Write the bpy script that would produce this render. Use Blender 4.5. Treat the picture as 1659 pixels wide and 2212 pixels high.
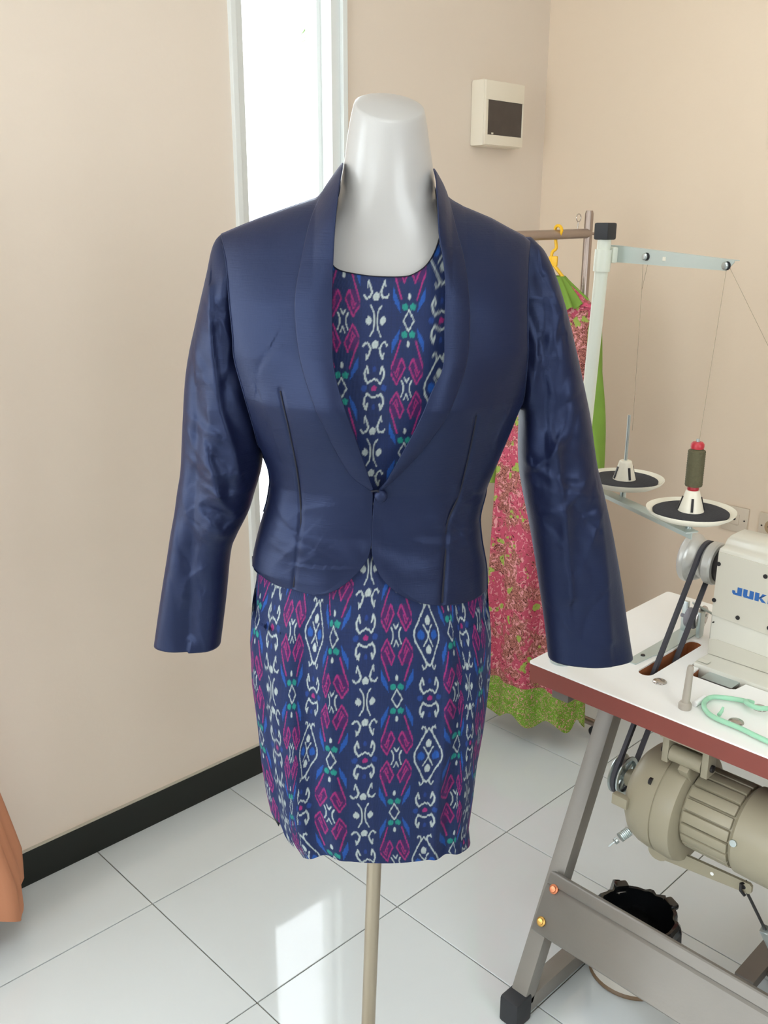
import bpy, bmesh, math, random
import numpy as np
from mathutils import Vector, Matrix, noise

for o in list(bpy.data.objects):
    bpy.data.objects.remove(o)
SC = bpy.context.scene
COL = SC.collection
random.seed(4)

# ------------------------------------------------------------------ camera
cd = bpy.data.cameras.new('camera')
cam = bpy.data.objects.new('camera', cd); COL.objects.link(cam)
Rv = Vector((0.71643, -0.69765, 0.00347)); Uv = Vector((0.20203, 0.21222, 0.95611)); Fv = Vector((0.66777, 0.68428, -0.29299))
cam.matrix_world = Matrix(((Rv.x, Uv.x, -Fv.x, -0.87601), (Rv.y, Uv.y, -Fv.y, -1.65894), (Rv.z, Uv.z, -Fv.z, 1.50024), (0, 0, 0, 1)))
cd.sensor_fit = 'HORIZONTAL'; cd.sensor_width = 36; cd.lens = 2018.44 / 1659 * 36
cd.clip_start = .02; cd.clip_end = 100
SC.camera = cam
# ------------------------------------------------------------------ world, light, exposure
w = bpy.data.worlds.new('world'); SC.world = w; w.use_nodes = True
bg = w.node_tree.nodes['Background']; bg.inputs[0].default_value = (.88, .95, 1, 1); bg.inputs[1].default_value = 15
def area(name, loc, rot, sx, sy, power, col):
    l = bpy.data.lights.new(name, 'AREA'); l.shape = 'RECTANGLE'; l.size = sx; l.size_y = sy; l.energy = power; l.color = col
    o = bpy.data.objects.new(name, l); COL.objects.link(o); o.location = loc; o.rotation_euler = rot
    return o
# daylight entering through the two openings behind the camera and through an added side opening
area('door_daylight', (-.8, -3.36, 1.78), (math.radians(90), 0, 0), 1.3, 1.25, 12, (.95, .98, 1))
area('window_daylight', (-3.05, -.95, 1.6), (math.radians(90), 0, math.radians(-90)), 1.5, 1.5, 18, (.93, .97, 1))
area('added_side_fill', (-1.75, .24, 1.5), (math.radians(90), 0, math.radians(180)), 1.5, 1.8, 8, (.92, .97, 1))  # added light at an unseen left-wall opening, for rim light from the left
area('added_ceiling_fill', (-.6, -1.5, 2.86), (0, 0, 0), 1.2, .5, 20, (1, .99, .96))  # added overhead fill, no known fixture behind it
SC.view_settings.view_transform = 'Standard'; SC.view_settings.look = 'None'
SC.view_settings.gamma = 1; SC.view_settings.use_curve_mapping = False
SC.view_settings.exposure = -1.18

# ------------------------------------------------------------------ materials
def lin(c):
    return tuple((v / 12.92 if v <= .04045 else ((v + .055) / 1.055) ** 2.4) for v in (x / 255 for x in c))
def mat(name, col, rough=.5, metal=0, spec=.5, bump=0, bscale=60, var=0, vscale=4, **kw):
    m = bpy.data.materials.new(name); m.use_nodes = True; nt = m.node_tree; b = nt.nodes['Principled BSDF']
    c = (*lin(col), 1)
    b.inputs['Base Color'].default_value = c; b.inputs['Roughness'].default_value = rough
    b.inputs['Metallic'].default_value = metal; b.inputs['Specular IOR Level'].default_value = spec
    for k, v in kw.items():
        b.inputs[k.replace('_', ' ')].default_value = v
    tc = nt.nodes.new('ShaderNodeTexCoord')
    if var:
        n = nt.nodes.new('ShaderNodeTexNoise'); n.inputs['Scale'].default_value = vscale; n.inputs['Detail'].default_value = 6
        mx = nt.nodes.new('ShaderNodeMix'); mx.data_type = 'RGBA'
        mx.inputs[6].default_value = (*[x * (1 - var) for x in c[:3]], 1); mx.inputs[7].default_value = (*[min(1, x * (1 + var)) for x in c[:3]], 1)
        nt.links.new(tc.outputs['Object'], n.inputs['Vector']); nt.links.new(n.outputs['Fac'], mx.inputs[0]); nt.links.new(mx.outputs[2], b.inputs['Base Color'])
    if bump:
        n = nt.nodes.new('ShaderNodeTexNoise'); n.inputs['Scale'].default_value = bscale; n.inputs['Detail'].default_value = 4
        bp = nt.nodes.new('ShaderNodeBump'); bp.inputs['Strength'].default_value = bump; bp.inputs['Distance'].default_value = .002
        nt.links.new(tc.outputs['Object'], n.inputs['Vector']); nt.links.new(n.outputs['Fac'], bp.inputs['Height']); nt.links.new(bp.outputs['Normal'], b.inputs['Normal'])
    return m
M = {}
M['wall'] = mat('wall_paint', (230, 217, 202), .85, spec=.2, bump=.15, bscale=90, var=.02, vscale=2)
M['walld'] = mat('wall_paint_darkened', (150, 132, 112), .85)  # darkened so the unseen back wall throws less light forward
M['wallb'] = mat('wall_paint_bounce', (232, 214, 192), .85, spec=.2, bump=.15, bscale=90, var=.02, vscale=2)  # wall paint brightened and reddened, bounce light put into the colour
M['ceil'] = mat('ceiling_paint', (240, 238, 232), .9)
M['tile'] = mat('glazed_tile', (212, 219, 221), .055, spec=.75, bump=.02, bscale=5, var=.02, vscale=9)
M['grout'] = mat('grout', (120, 118, 104), .9)
M['skirt_tile'] = mat('black_tile', (22, 26, 22), .4, spec=.4)
M['white_alu'] = mat('white_frame_paint', (228, 232, 230), .4)
M['caulk'] = mat('caulk', (190, 185, 172), .8)
M['plastic_w'] = mat('white_plastic', (236, 228, 210), .35)
M['outlet'] = mat('ivory_plastic', (212, 198, 178), .4)
M['dark_hole'] = mat('dark_hole', (30, 24, 20), .6)
M['smoke'] = mat('smoked_plastic', (70, 62, 58), .25, var=.2, vscale=30)
M['manq'] = mat('mannequin_plastic', (176, 175, 173), .28, spec=.5, Coat_Weight=.15, Coat_Roughness=.2)
M['pole'] = mat('brushed_steel', (176, 164, 144), .38, metal=.75)
M['satin'] = mat('satin_chrome', (168, 154, 146), .36, metal=.9)
M['chrome'] = mat('chrome', (190, 184, 180), .24, metal=1)
M['zinc'] = mat('zinc', (190, 200, 200), .3, metal=.9)
M['brass'] = mat('brass_bolt', (200, 160, 90), .3, metal=.9)
M['copper'] = mat('copper_bolt', (205, 130, 95), .35, metal=.85)
M['black_r'] = mat('black_rubber', (38, 40, 44), .6)
M['belt'] = mat('belt_rubber', (52, 52, 60), .55)
M['steel_p'] = mat('grey_steel_paint', (134, 130, 124), .42, metal=.25, bump=.1, bscale=200, var=.07, vscale=14)
M['steel_d'] = mat('grey_steel_dark', (106, 100, 94), .45, metal=.25, var=.07, vscale=14)
M['lam'] = mat('white_laminate', (250, 250, 248), .22, spec=.4)
M['edge'] = mat('red_brown_edge', (130, 62, 52), .45, var=.05, vscale=20)
M['wood'] = mat('cut_wood', (150, 88, 48), .7, var=.15, vscale=30)
M['cream'] = mat('cream_enamel', (214, 212, 200), .3, Coat_Weight=.3, Coat_Roughness=.15)
M['cream_d'] = mat('cream_enamel_cover', (206, 202, 188), .35)
M['motor'] = mat('beige_motor_paint', (152, 145, 124), .42, bump=.05, bscale=60)
M['blue_l'] = mat('blue_lettering', (40, 98, 170), .5)
M['screw'] = mat('dark_screw', (38, 36, 38), .4, metal=.3)
M['pole_w'] = mat('ivory_tube_paint', (214, 218, 204), .35)
M['arm_w'] = mat('pale_bracket_paint', (186, 196, 190), .35, metal=.2)
M['dish'] = mat('ivory_dish', (226, 220, 202), .4)
M['foam'] = mat('black_foam', (48, 48, 52), .95, bump=.6, bscale=400, var=.3, vscale=300)
M['thread_g'] = mat('olive_thread', (86, 82, 58), .85, bump=.8, bscale=300, var=.15, vscale=200)
M['red'] = mat('red_plastic', (175, 45, 55), .4)
M['thread'] = mat('fine_thread', (150, 135, 112), .7)
M['pin'] = mat('grey_plastic_pin', (170, 162, 150), .45)
M['mint'] = mat('mint_plastic', (160, 214, 182), .3, Subsurface_Weight=.0)
M['chalk'] = mat('white_chalk', (244, 244, 244), .6)
M['bag'] = mat('black_bag_film', (20, 22, 24), .16, spec=.7, bump=.5, bscale=40)
M['bin'] = mat('bin_white', (205, 200, 190), .3)
M['binring'] = mat('bin_brown_ring', (120, 98, 74), .5)
M['yellow'] = mat('yellow_plastic', (240, 186, 28), .35)
M['orange'] = mat('orange_cloth', (196, 134, 100), .85, bump=.3, bscale=30)
M['leaf'] = mat('leaf_green', (92, 122, 62), .6)
M['outwall'] = mat('outside_render', (225, 226, 222), .9)
M['glass'] = mat('window_glass', (255, 255, 255), 0, Transmission_Weight=1.0, IOR=1.0)

def weave(m, sx=900, strength=.25):
    nt = m.node_tree; b = nt.nodes['Principled BSDF']; tc = nt.nodes.new('ShaderNodeTexCoord')
    wv = nt.nodes.new('ShaderNodeTexWave'); wv.bands_direction = 'Z'; wv.inputs['Scale'].default_value = sx; wv.inputs['Distortion'].default_value = 1.5
    bp = nt.nodes.new('ShaderNodeBump'); bp.inputs['Strength'].default_value = strength; bp.inputs['Distance'].default_value = .0004
    nt.links.new(tc.outputs['Object'], wv.inputs['Vector']); nt.links.new(wv.outputs['Fac'], bp.inputs['Height']); nt.links.new(bp.outputs['Normal'], b.inputs['Normal'])
def taffeta(name, base, sheen, sw, rough, metal, slub=.3):
    m = mat(name, base, .47, spec=.62, Specular_Tint=(.42, .56, 1, 1), Sheen_Weight=sw, Sheen_Roughness=.35, Sheen_Tint=(*lin(sheen), 1))
    nt = m.node_tree; b = nt.nodes['Principled BSDF']; tc = nt.nodes.new('ShaderNodeTexCoord')
    prev = None
    for sc_, st, ns in (((30, 30, 700), slub, 1.2), ((500, 500, 60), slub * .6, 1.2), ((9, 9, 5), .10, 2.0)):
        mp = nt.nodes.new('ShaderNodeMapping'); mp.inputs['Scale'].default_value = sc_
        n = nt.nodes.new('ShaderNodeTexNoise'); n.inputs['Scale'].default_value = ns; n.inputs['Detail'].default_value = 4
        bp = nt.nodes.new('ShaderNodeBump'); bp.inputs['Strength'].default_value = st; bp.inputs['Distance'].default_value = .0007 if sc_[0] > 10 else .012
        nt.links.new(tc.outputs['Object'], mp.inputs[0]); nt.links.new(mp.outputs[0], n.inputs['Vector']); nt.links.new(n.outputs['Fac'], bp.inputs['Height'])
        if prev: nt.links.new(prev, bp.inputs['Normal'])
        prev = bp.outputs['Normal']
    nt.links.new(prev, b.inputs['Normal'])
    return m
M['taf'] = taffeta('navy_taffeta', (17, 21, 46), (90, 120, 200), .13, .40, .35)
M['taf_s'] = M['taf']
M['taf_l'] = M['taf']
M['seam'] = mat('navy_seam', (16, 18, 34), .8)

def ikat_mat():
    m = mat('ikat_cotton', (30, 40, 90), .62, spec=.3, Sheen_Weight=.12, Sheen_Roughness=.4, Sheen_Tint=(*lin((120, 140, 210)), 1))
    nt = m.node_tree; b = nt.nodes['Principled BSDF']
    a = nt.nodes.new('ShaderNodeVertexColor'); a.layer_name = 'ikat'
    nt.links.new(a.outputs['Color'], b.inputs['Base Color'])
    tc = nt.nodes.new('ShaderNodeTexCoord'); wv = nt.nodes.new('ShaderNodeTexWave'); wv.bands_direction = 'X'; wv.inputs['Scale'].default_value = 260
    bp = nt.nodes.new('ShaderNodeBump'); bp.inputs['Strength'].default_value = .3; bp.inputs['Distance'].default_value = .0005
    nt.links.new(tc.outputs['Object'], wv.inputs['Vector']); nt.links.new(wv.outputs['Fac'], bp.inputs['Height']); nt.links.new(bp.outputs['Normal'], b.inputs['Normal'])
    return m
M['ikat'] = ikat_mat()

def batik_mat(name, base, flower, leafc, dark, sc=14):
    m = mat(name, base, .8, spec=.2); nt = m.node_tree; b = nt.nodes['Principled BSDF']; N = nt.nodes.new; K = nt.links.new
    tc0 = N('ShaderNodeTexCoord'); wn = N('ShaderNodeTexNoise'); wn.inputs['Scale'].default_value = sc * 2.2; wn.inputs['Detail'].default_value = 2
    K(tc0.outputs['Object'], wn.inputs['Vector']); vm = N('ShaderNodeVectorMath'); vm.operation = 'MULTIPLY_ADD'; K(wn.outputs['Color'], vm.inputs[0]); vm.inputs[1].default_value = (.055, .055, .055); K(tc0.outputs['Object'], vm.inputs[2])
    class _T: outputs = {'Object': vm.outputs[0]}
    tc = _T
    def mix(fac, c1, c2):
        x = N('ShaderNodeMix'); x.data_type = 'RGBA'; K(fac, x.inputs[0])
        for i, c in ((6, c1), (7, c2)):
            if isinstance(c, tuple): x.inputs[i].default_value = (*lin(c), 1)
            else: K(c, x.inputs[i])
        return x.outputs[2]
    def ramp(fac, a, bb):
        r = N('ShaderNodeMapRange'); r.inputs[1].default_value = a; r.inputs[2].default_value = bb; K(fac, r.inputs[0]); return r.outputs[0]
    def vor(s, feat='F1'):
        v = N('ShaderNodeTexVoronoi'); v.feature = feat; v.inputs['Scale'].default_value = s; K(tc.outputs['Object'], v.inputs['Vector']); return v
    def noi(s):
        v = N('ShaderNodeTexNoise'); v.inputs['Scale'].default_value = s; v.inputs['Detail'].default_value = 3; K(tc.outputs['Object'], v.inputs['Vector']); return v.outputs['Fac']
    lace = vor(sc * 9, 'DISTANCE_TO_EDGE'); ground = mix(ramp(lace.outputs['Distance'], .10, .04), base, dark)
    big = noi(sc * .55); ground2 = mix(ramp(big, .50, .54), ground, flower)
    fl = vor(sc); petals = mix(ramp(fl.outputs['Distance'], .34, .30), ground2, flower)
    ring = noi(sc * 5); petals2 = mix(ramp(ring, .56, .6), petals, (214, 146, 148))
    lf = vor(sc * 1.25); lfm = mix(ramp(lf.outputs['Distance'], .27, .22), petals2, leafc)
    fine = noi(sc * 8); out = mix(ramp(fine, .60, .66), lfm, dark)
    K(out, b.inputs['Base Color'])
    return m
M['batik'] = batik_mat('pink_batik', (178, 114, 104), (184, 78, 100), (150, 168, 80), (96, 50, 46), 17)
M['green'] = mat('lime_cloth', (118, 152, 56), .8, var=.12, vscale=20)
M['greend'] = batik_mat('green_border', (140, 180, 70), (112, 150, 48), (150, 182, 84), (74, 112, 38), 30)
M['yoke'] = batik_mat('pink_yoke', (190, 100, 104), (206, 90, 116), (170, 110, 110), (122, 60, 62), 22)

# ------------------------------------------------------------------ mesh helpers
class MB:
    def __init__(s): s.v = []; s.f = []
    def add(s, vs, fs):
        n = len(s.v); s.v += [tuple(v) for v in vs]; s.f += [tuple(i + n for i in f) for f in fs]; return s
    def box(s, c, d, rot=None, bev=0):
        bm = bmesh.new(); bmesh.ops.create_cube(bm, size=1)
        bmesh.ops.scale(bm, vec=d, verts=bm.verts)
        if bev: bmesh.ops.bevel(bm, geom=bm.edges[:], offset=bev, segments=2, profile=.6, affect='EDGES')
        if rot is not None: bmesh.ops.transform(bm, matrix=rot.to_4x4(), verts=bm.verts)
        bmesh.ops.translate(bm, vec=c, verts=bm.verts)
        bm.verts.index_update()
        s.add([v.co for v in bm.verts], [[v.index for v in f.verts] for f in bm.faces]); bm.free(); return s
    def span(s, lo, hi, bev=0):
        return s.box([(a + b) / 2 for a, b in zip(lo, hi)], [abs(b - a) for a, b in zip(lo, hi)], None, bev)
    def bar(s, a, b, wd, ht, upv=(0, 0, 1), bev=.001):
        a = Vector(a); b = Vector(b); z = (b - a).normalized(); x = Vector(upv).cross(z)
        x.normalize(); y = z.cross(x)
        return s.box((a + b) / 2, (wd, ht, (b - a).length), Matrix((x, y, z)).transposed(), bev)
    def tube(s, pts, r, n=12, cap=True, closed=False):
        pts = [Vector(p) for p in pts]; rr = r if isinstance(r, (list, tuple)) else [r] * len(pts)
        N = len(pts); base = len(s.v); up = None; vs = []; fs = []
        for i, p in enumerate(pts):
            if closed: t = pts[(i + 1) % N] - pts[i - 1]
            else: t = pts[min(i + 1, N - 1)] - pts[max(i - 1, 0)]
            t.normalize()
            if up is None:
                up = Vector((0, 0, 1)) if abs(t.z) < .9 else Vector((1, 0, 0))
            x = up.cross(t); x.normalize(); y = t.cross(x); up = y
            for k in range(n):
                a = 2 * math.pi * k / n; vs.append(p + (x * math.cos(a) + y * math.sin(a)) * rr[i])
        for i in range(N if closed else N - 1):
            j = (i + 1) % N
            for k in range(n):
                fs.append((i * n + k, i * n + (k + 1) % n, j * n + (k + 1) % n, j * n + k))
        if cap and not closed:
            fs.append(tuple(reversed(range(n)))); fs.append(tuple((N - 1) * n + k for k in range(n)))
        return s.add(vs, fs)
    def lathe(s, c, axis, prof, n=40, close=True):
        """prof: list of (radius, offset along axis)"""
        z = Vector(axis).normalized(); x = z.orthogonal().normalized(); y = z.cross(x); c = Vector(c); vs = []; fs = []
        for r, h in prof:
            for k in range(n):
                a = 2 * math.pi * k / n; vs.append(c + z * h + (x * math.cos(a) + y * math.sin(a)) * r)
        for i in range(len(prof) - 1):
            for k in range(n):
                fs.append((i * n + k, i * n + (k + 1) % n, (i + 1) * n + (k + 1) % n, (i + 1) * n + k))
        if close:
            if prof[0][0] > 1e-6: fs.append(tuple(reversed(range(n))))
            if prof[-1][0] > 1e-6: fs.append(tuple((len(prof) - 1) * n + k for k in range(n)))
        return s.add(vs, fs)
    def grid(s, rows, wrap=False):
        n = len(rows[0]); fs = []
        for i in range(len(rows) - 1):
            for k in range(n if wrap else n - 1):
                l = (k + 1) % n; fs.append((i * n + k, i * n + l, (i + 1) * n + l, (i + 1) * n + k))
        return s.add([p for r in rows for p in r], fs)
    def prism(s, poly, off):
        """poly: 3-D points of a planar outline, off: extrusion vector"""
        n = len(poly); off = Vector(off); a = [Vector(p) for p in poly]
        fs = [tuple(range(n)), tuple(reversed(range(n, 2 * n)))] + [(i, (i + 1) % n, n + (i + 1) % n, n + i) for i in range(n)]
        return s.add(a + [p + off for p in a], fs)
ROOTLOC = {}
def link(name, mb, m, parent=None, smooth=False, solid=0, sub=0, angle=None, loc=None):
    me = bpy.data.meshes.new(name); org = Vector((0, 0, 0))
    if parent is not None: org = ROOTLOC[parent.name]
    elif loc is not None: org = Vector(loc)
    me.from_pydata([(v[0] - org.x, v[1] - org.y, v[2] - org.z) for v in mb.v], [], mb.f)
    bm = bmesh.new(); bm.from_mesh(me); bmesh.ops.remove_doubles(bm, verts=bm.verts, dist=1e-6)
    if not getattr(mb, 'keep', False): bmesh.ops.recalc_face_normals(bm, faces=bm.faces)
    bm.to_mesh(me); bm.free()
    o = bpy.data.objects.new(name, me); COL.objects.link(o)
    if m is not None: me.materials.append(m)
    if smooth:
        me.polygons.foreach_set('use_smooth', [True] * len(me.polygons))
        if smooth != 'all': me.set_sharp_from_angle(angle=math.radians(angle or 38))
    if sub:
        md = o.modifiers.new('sub', 'SUBSURF'); md.levels = sub; md.render_levels = sub
    if solid:
        md = o.modifiers.new('solid', 'SOLIDIFY'); md.thickness = solid; md.offset = -1
    if parent is not None:
        o.parent = parent; ROOTLOC[o.name] = org
    else:
        o.location = org; ROOTLOC[o.name] = org
    return o
def thing(name, label, cat, loc, group=None):
    o = bpy.data.objects.new(name, None); COL.objects.link(o); o.location = loc; o.empty_display_size = .05
    o['label'] = label; o['category'] = cat
    if group: o['group'] = group
    ROOTLOC[o.name] = Vector(loc); return o
def tag(o, label, cat, group=None):
    o['label'] = label; o['category'] = cat
    if group: o['group'] = group
    return o
def struct(o): o['kind'] = 'structure'; return o
def V(a, b, t): return Vector(a).lerp(Vector(b), t)
def smoothline(pts, n):
    """Catmull-Rom resample by arc length"""
    P_ = [Vector(p) for p in pts]; out = []
    for i in range(len(P_) - 1):
        p0 = P_[max(i - 1, 0)]; p1 = P_[i]; p2 = P_[i + 1]; p3 = P_[min(i + 2, len(P_) - 1)]
        for k in range(10):
            t = k / 10
            out.append(.5 * ((2 * p1) + (p2 - p0) * t + (2 * p0 - 5 * p1 + 4 * p2 - p3) * t * t + (3 * p1 - p0 - 3 * p2 + p3) * t ** 3))
    out.append(P_[-1]); L_ = [0]
    for a, b in zip(out, out[1:]): L_.append(L_[-1] + (b - a).length)
    res = []; j = 0
    for k in range(n):
        d = L_[-1] * k / (n - 1)
        while j < len(L_) - 2 and L_[j + 1] < d: j += 1
        s_ = (d - L_[j]) / max(1e-9, L_[j + 1] - L_[j]); res.append(out[j].lerp(out[j + 1], min(1, max(0, s_))))
    return res

# ------------------------------------------------------------------ room shell
WY, WX, NX, FY, H = .27, 1.7106, -3.1, -3.4, 2.9
wx0, wx1, wz0, wz1 = .507, .862, .51, 2.45          # slit window opening
m = MB()
m.span((NX - .2, WY, -.1), (-2.5, WY + .15, H)).span((-1.0, WY, -.1), (wx0, WY + .15, H)).span((-2.5, WY, -.1), (-1.0, WY + .15, .55)).span((-2.5, WY, 2.45), (-1.0, WY + .15, H)).span((wx1, WY, -.1), (WX + .15, WY + .15, H))
m.span((wx0, WY, -.1), (wx1, WY + .15, wz0)).span((wx0, WY, wz1), (wx1, WY + .15, H))
struct(link('wall_left', m, M['wall']))
m = MB().span((WX, FY, -.1), (WX + .15, WY, H)); struct(link('wall_right', m, M['wallb']))
m = MB()                                            # wall behind the camera with a wide glazed opening
m.span((NX - .2, FY - .15, -.1), (-1.5, FY, H)).span((-.1, FY - .15, -.1), (WX + .15, FY, H)).span((-1.5, FY - .15, 2.45), (-.1, FY, H)).span((-1.5, FY - .15, -.1), (-.1, FY, 1.1))
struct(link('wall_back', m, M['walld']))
m = MB()
m.span((NX - .15, FY, -.1), (NX, -1.75, H)).span((NX - .15, -.15, -.1), (NX, WY, H)).span((NX - .15, -1.75, -.1), (NX, -.15, .8)).span((NX - .15, -1.75, 2.4), (NX, -.15, H))
struct(link('wall_near', m, M['wall']))
struct(link('ceiling', MB().span((NX - .2, FY - .15, H), (WX + .15, WY + .15, H + .1)), M['ceil']))
fl = struct(link('floor', MB().span((NX - .2, FY - .15, -.1), (WX + .15, WY + .15, -.0035)), M['grout']))
# floor tiles, 40 cm, every one its own piece
def tile_mesh(x0, x1, y0, y1):
    g = .0014; mb = MB().span((x0 + g, y0 + g, -.0035), (x1 - g, y1 - g, 0), .0008)
    return mb
tm = None
for i in range(-8, 5):
    for j in range(-9, 1):
        x0, x1, y0, y1 = i * .4, (i + 1) * .4, j * .4, (j + 1) * .4
        X0, X1, Y0, Y1 = max(x0, NX), min(x1, WX), max(y0, FY), min(y1, WY)
        if X1 - X0 < .02 or Y1 - Y0 < .02: continue
        full = (X0, X1, Y0, Y1) == (x0, x1, y0, y1)
        if full and tm is not None:
            o = tm.copy(); COL.objects.link(o); o.parent = fl; o.location = (x0 + .2, y0 + .2, 0)
        else:
            cx_, cy_ = (X0 + X1) / 2, (Y0 + Y1) / 2
            mb = tile_mesh(X0 - cx_, X1 - cx_, Y0 - cy_, Y1 - cy_)
            o = link('tile', mb, M['tile'], fl); o.location = (cx_, cy_, 0)
            if full: tm = o
# baseboards of black tile
m = MB().span((NX, WY - .011, 0), (WX, WY, .089), .001); bb = struct(link('baseboard_left', m, M['skirt_tile']))
link('caulk_line', MB().span((NX, WY - .009, .089), (WX, WY, .0912)), M['caulk'], bb)
m = MB().span((WX - .011, FY, 0), (WX, WY - .011, .089), .001); bb = struct(link('baseboard_right', m, M['skirt_tile']))

# slit window: frame, sash profile, glass
yf = WY - .012
win = struct(link('window_1', MB().span((wx0, yf, wz0), (wx0 + .016, WY + .1, wz1), .002), M['white_alu']))
def fr(x0, x1, z0, z1, y0, y1): link('frame_bar', MB().span((x0, y0, z0), (x1, y1, z1), .0015), M['white_alu'], win)
fr(wx0 + .016, wx0 + .040, wz0, wz1, yf + .012, WY + .1)
fr(wx1 - .016, wx1, wz0, wz1, yf, WY + .1); fr(wx1 - .045, wx1 - .016, wz0, wz1, yf + .012, WY + .1)
fr(wx0 + .040, wx1 - .045, wz0, wz0 + .05, yf, WY + .1); fr(wx0 + .040, wx1 - .045, wz1 - .05, wz1, yf, WY + .1)
sash = MB(); 
for a, b in ((wx0 + .040, wx0 + .048), (wx1 - .058, wx1 - .045)): sash.span((a, WY + .04, wz0 + .05), (b, WY + .07, wz1 - .05), .001)
link('sash', sash, M['white_alu'], win)
link('pane', MB().span((wx0 + .046, WY + .053, wz0 + .05), (wx1 - .056, WY + .057, wz1 - .05)), M['glass'], win)
# door frame and window frame in the openings behind the camera
m = MB()
for x in (-1.5, -.83, -.16): m.span((x, FY - .12, 1.1), (x + .06, FY - .04, 2.45), .003)
for z in (1.1, 2.39): m.span((-1.5, FY - .12, z), (-.1, FY - .04, z + .06), .003)
struct(link('window_4', m, M['white_alu']))
m = MB()
for y in (-1.75, -.98, -.21): m.span((NX - .12, y, .8), (NX - .05, y + .06, 2.4), .003)
for z in (.8, 2.34): m.span((NX - .12, -1.75, z), (NX - .05, -.15, z + .06), .003)
struct(link('window_2', m, M['white_alu']))
m = MB()  # unseen window added in the left wall to let side light in
for x in (-2.5, -1.78, -1.06): m.span((x, WY + .03, .55), (x + .06, WY + .10, 2.45), .003)
for z in (.55, 2.39): m.span((-2.5, WY + .03, z), (-1.0, WY + .10, z + .06), .003)
struct(link('added_window', m, M['white_alu']))
# outside: paved yard and a shrub seen at the edge of the slit window
m = MB().span((-4, .45, -.3), (8, 9, -.12)); struct(link('ground', m, M['outwall']))
t = thing('yard_shrub', 'pale green leafy shrub outside, at the top right edge of slit window', 'plant', (1.70, 1.3, -.12))
link('stem', MB().tube([(1.70, 1.3, -.12), (1.72, 1.31, 1.0), (1.70, 1.3, 2.25)], .012, 8), M['wood'], t, True)
for k in range(26):
    a = random.uniform(0, 6.28); el = random.uniform(-.4, .7); L_ = random.uniform(.08, .14); z0 = random.uniform(2.1, 2.5)
    d_ = Vector((math.cos(a) * math.cos(el), math.sin(a) * math.cos(el), math.sin(el))); p = Vector((1.71, 1.305, z0)) ; sd = d_.cross(Vector((0, 0, 1))).normalized() * .018
    q = p + d_ * L_ * .5; e = p + d_ * L_ + Vector((0, 0, -.03))
    link('leaf', MB().add([p, q + sd, e, q - sd, q + Vector((0, 0, .006))], [(0, 1, 4), (1, 2, 4), (2, 3, 4), (3, 0, 4)]), M['leaf'], t)

# distribution box on the left wall
t = thing('distribution_box', 'white electrical distribution box with dark smoked door on beige wall', 'electrical box', (1.445, WY, 1.81))
bxa, bxb, bza, bzb = 1.352, 1.536, 1.724, 1.902
mb = MB().span((bxa, .222, bza), (bxb, WY, bzb), .006); link('box_body', mb, M['plastic_w'], t, True)
mb = MB()
for lo, hi in (((bxa + .004, .216, 1.848), (bxb - .004, .224, bzb - .003)), ((bxa + .004, .216, bza + .003), (bxb - .004, .224, 1.7545)), ((bxa + .004, .216, 1.7545), (1.3675, .224, 1.848)), ((1.5255, .216, 1.7545), (bxb - .004, .224, 1.848))):
    mb.span(lo, hi, .0012)
link('cover', mb, M['plastic_w'], t, True)
link('door', MB().span((1.3675, .2175, 1.7545), (1.5255, .221, 1.848), .0008), M['smoke'], t)
link('latch', MB().span((1.385, .2155, 1.7560), (1.393, .218, 1.7605), .0005), M['plastic_w'], t)

# outlets on the right wall
def outlet(y0, y1, kind, label):
    z0, z1 = .638, .714; t = thing('wall_outlet', label, 'outlet', (WX, (y0 + y1) / 2, (z0 + z1) / 2), 'outlets on the right wall'); yc = (y0 + y1) / 2; zc = (z0 + z1) / 2
    link('cover_plate', MB().span((WX - .008, y0, z0), (WX, y1, z1), .003), M['outlet'], t, True)
    if kind:
        link('insert', MB().span((WX - .0105, yc - .014, zc - .016), (WX - .006, yc + .014, zc + .016), .001), M['outlet'], t, True)
        link('jack', MB().lathe((WX - .012, yc, zc + .002), (1, 0, 0), [(.0045, 0), (.0045, .004)], 14), M['dark_hole'], t)
    else:
        link('socket', MB().lathe((WX - .0095, yc, zc), (1, 0, 0), [(.021, 0), (.021, .004)], 30), mat('socket_beige', (176, 150, 116), .5), t, True)
        for s in (-1, 1): link('pin_hole', MB().lathe((WX - .0105, yc + s * .009, zc), (1, 0, 0), [(.0024, 0), (.0024, .003)], 10), M['dark_hole'], t)
    for s in (-1, 1): link('screw', MB().lathe((WX - .0095, yc + s * .030, zc), (1, 0, 0), [(.0022, 0), (.0022, .004)], 10), M['dark_hole'], t)
outlet(-.538, -.458, 1, 'ivory wall outlet plate with small square jack, partly behind nearer spool dish')
outlet(-.650, -.570, 0, 'ivory wall socket with round beige recess, at right edge of photo')

B=[-0.0101, -0.7163, 0.0]
EXY=[0.73644, -0.6765]
JLZ=[1.0179, 1.0358, 1.0642, 1.0991, 1.1232, 1.1403, 1.1573, 1.1775, 1.2009, 1.2339, 1.2856, 1.3485, 1.4095, 1.4689]
JLX=[-0.179, -0.1843, -0.1794, -0.1706, -0.1633, -0.16, -0.1587, -0.1626, -0.1696, -0.1861, -0.2111, -0.2289, -0.237, -0.2359]
JRZ=[0.9884, 1.0262, 1.0691, 1.1043, 1.1457, 1.1864, 1.2263, 1.2591, 1.2785, 1.3042, 1.3485, 1.4102, 1.4701]
JRX=[0.1605, 0.1566, 0.147, 0.1434, 0.1486, 0.1623, 0.1758, 0.1863, 0.1926, 0.1989, 0.2112, 0.2091, 0.204]
SLZ=[0.546, 0.6026, 0.6576, 0.7073, 0.7719, 0.8427, 0.9114, 0.9708, 1.0143, 1.0322]
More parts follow.
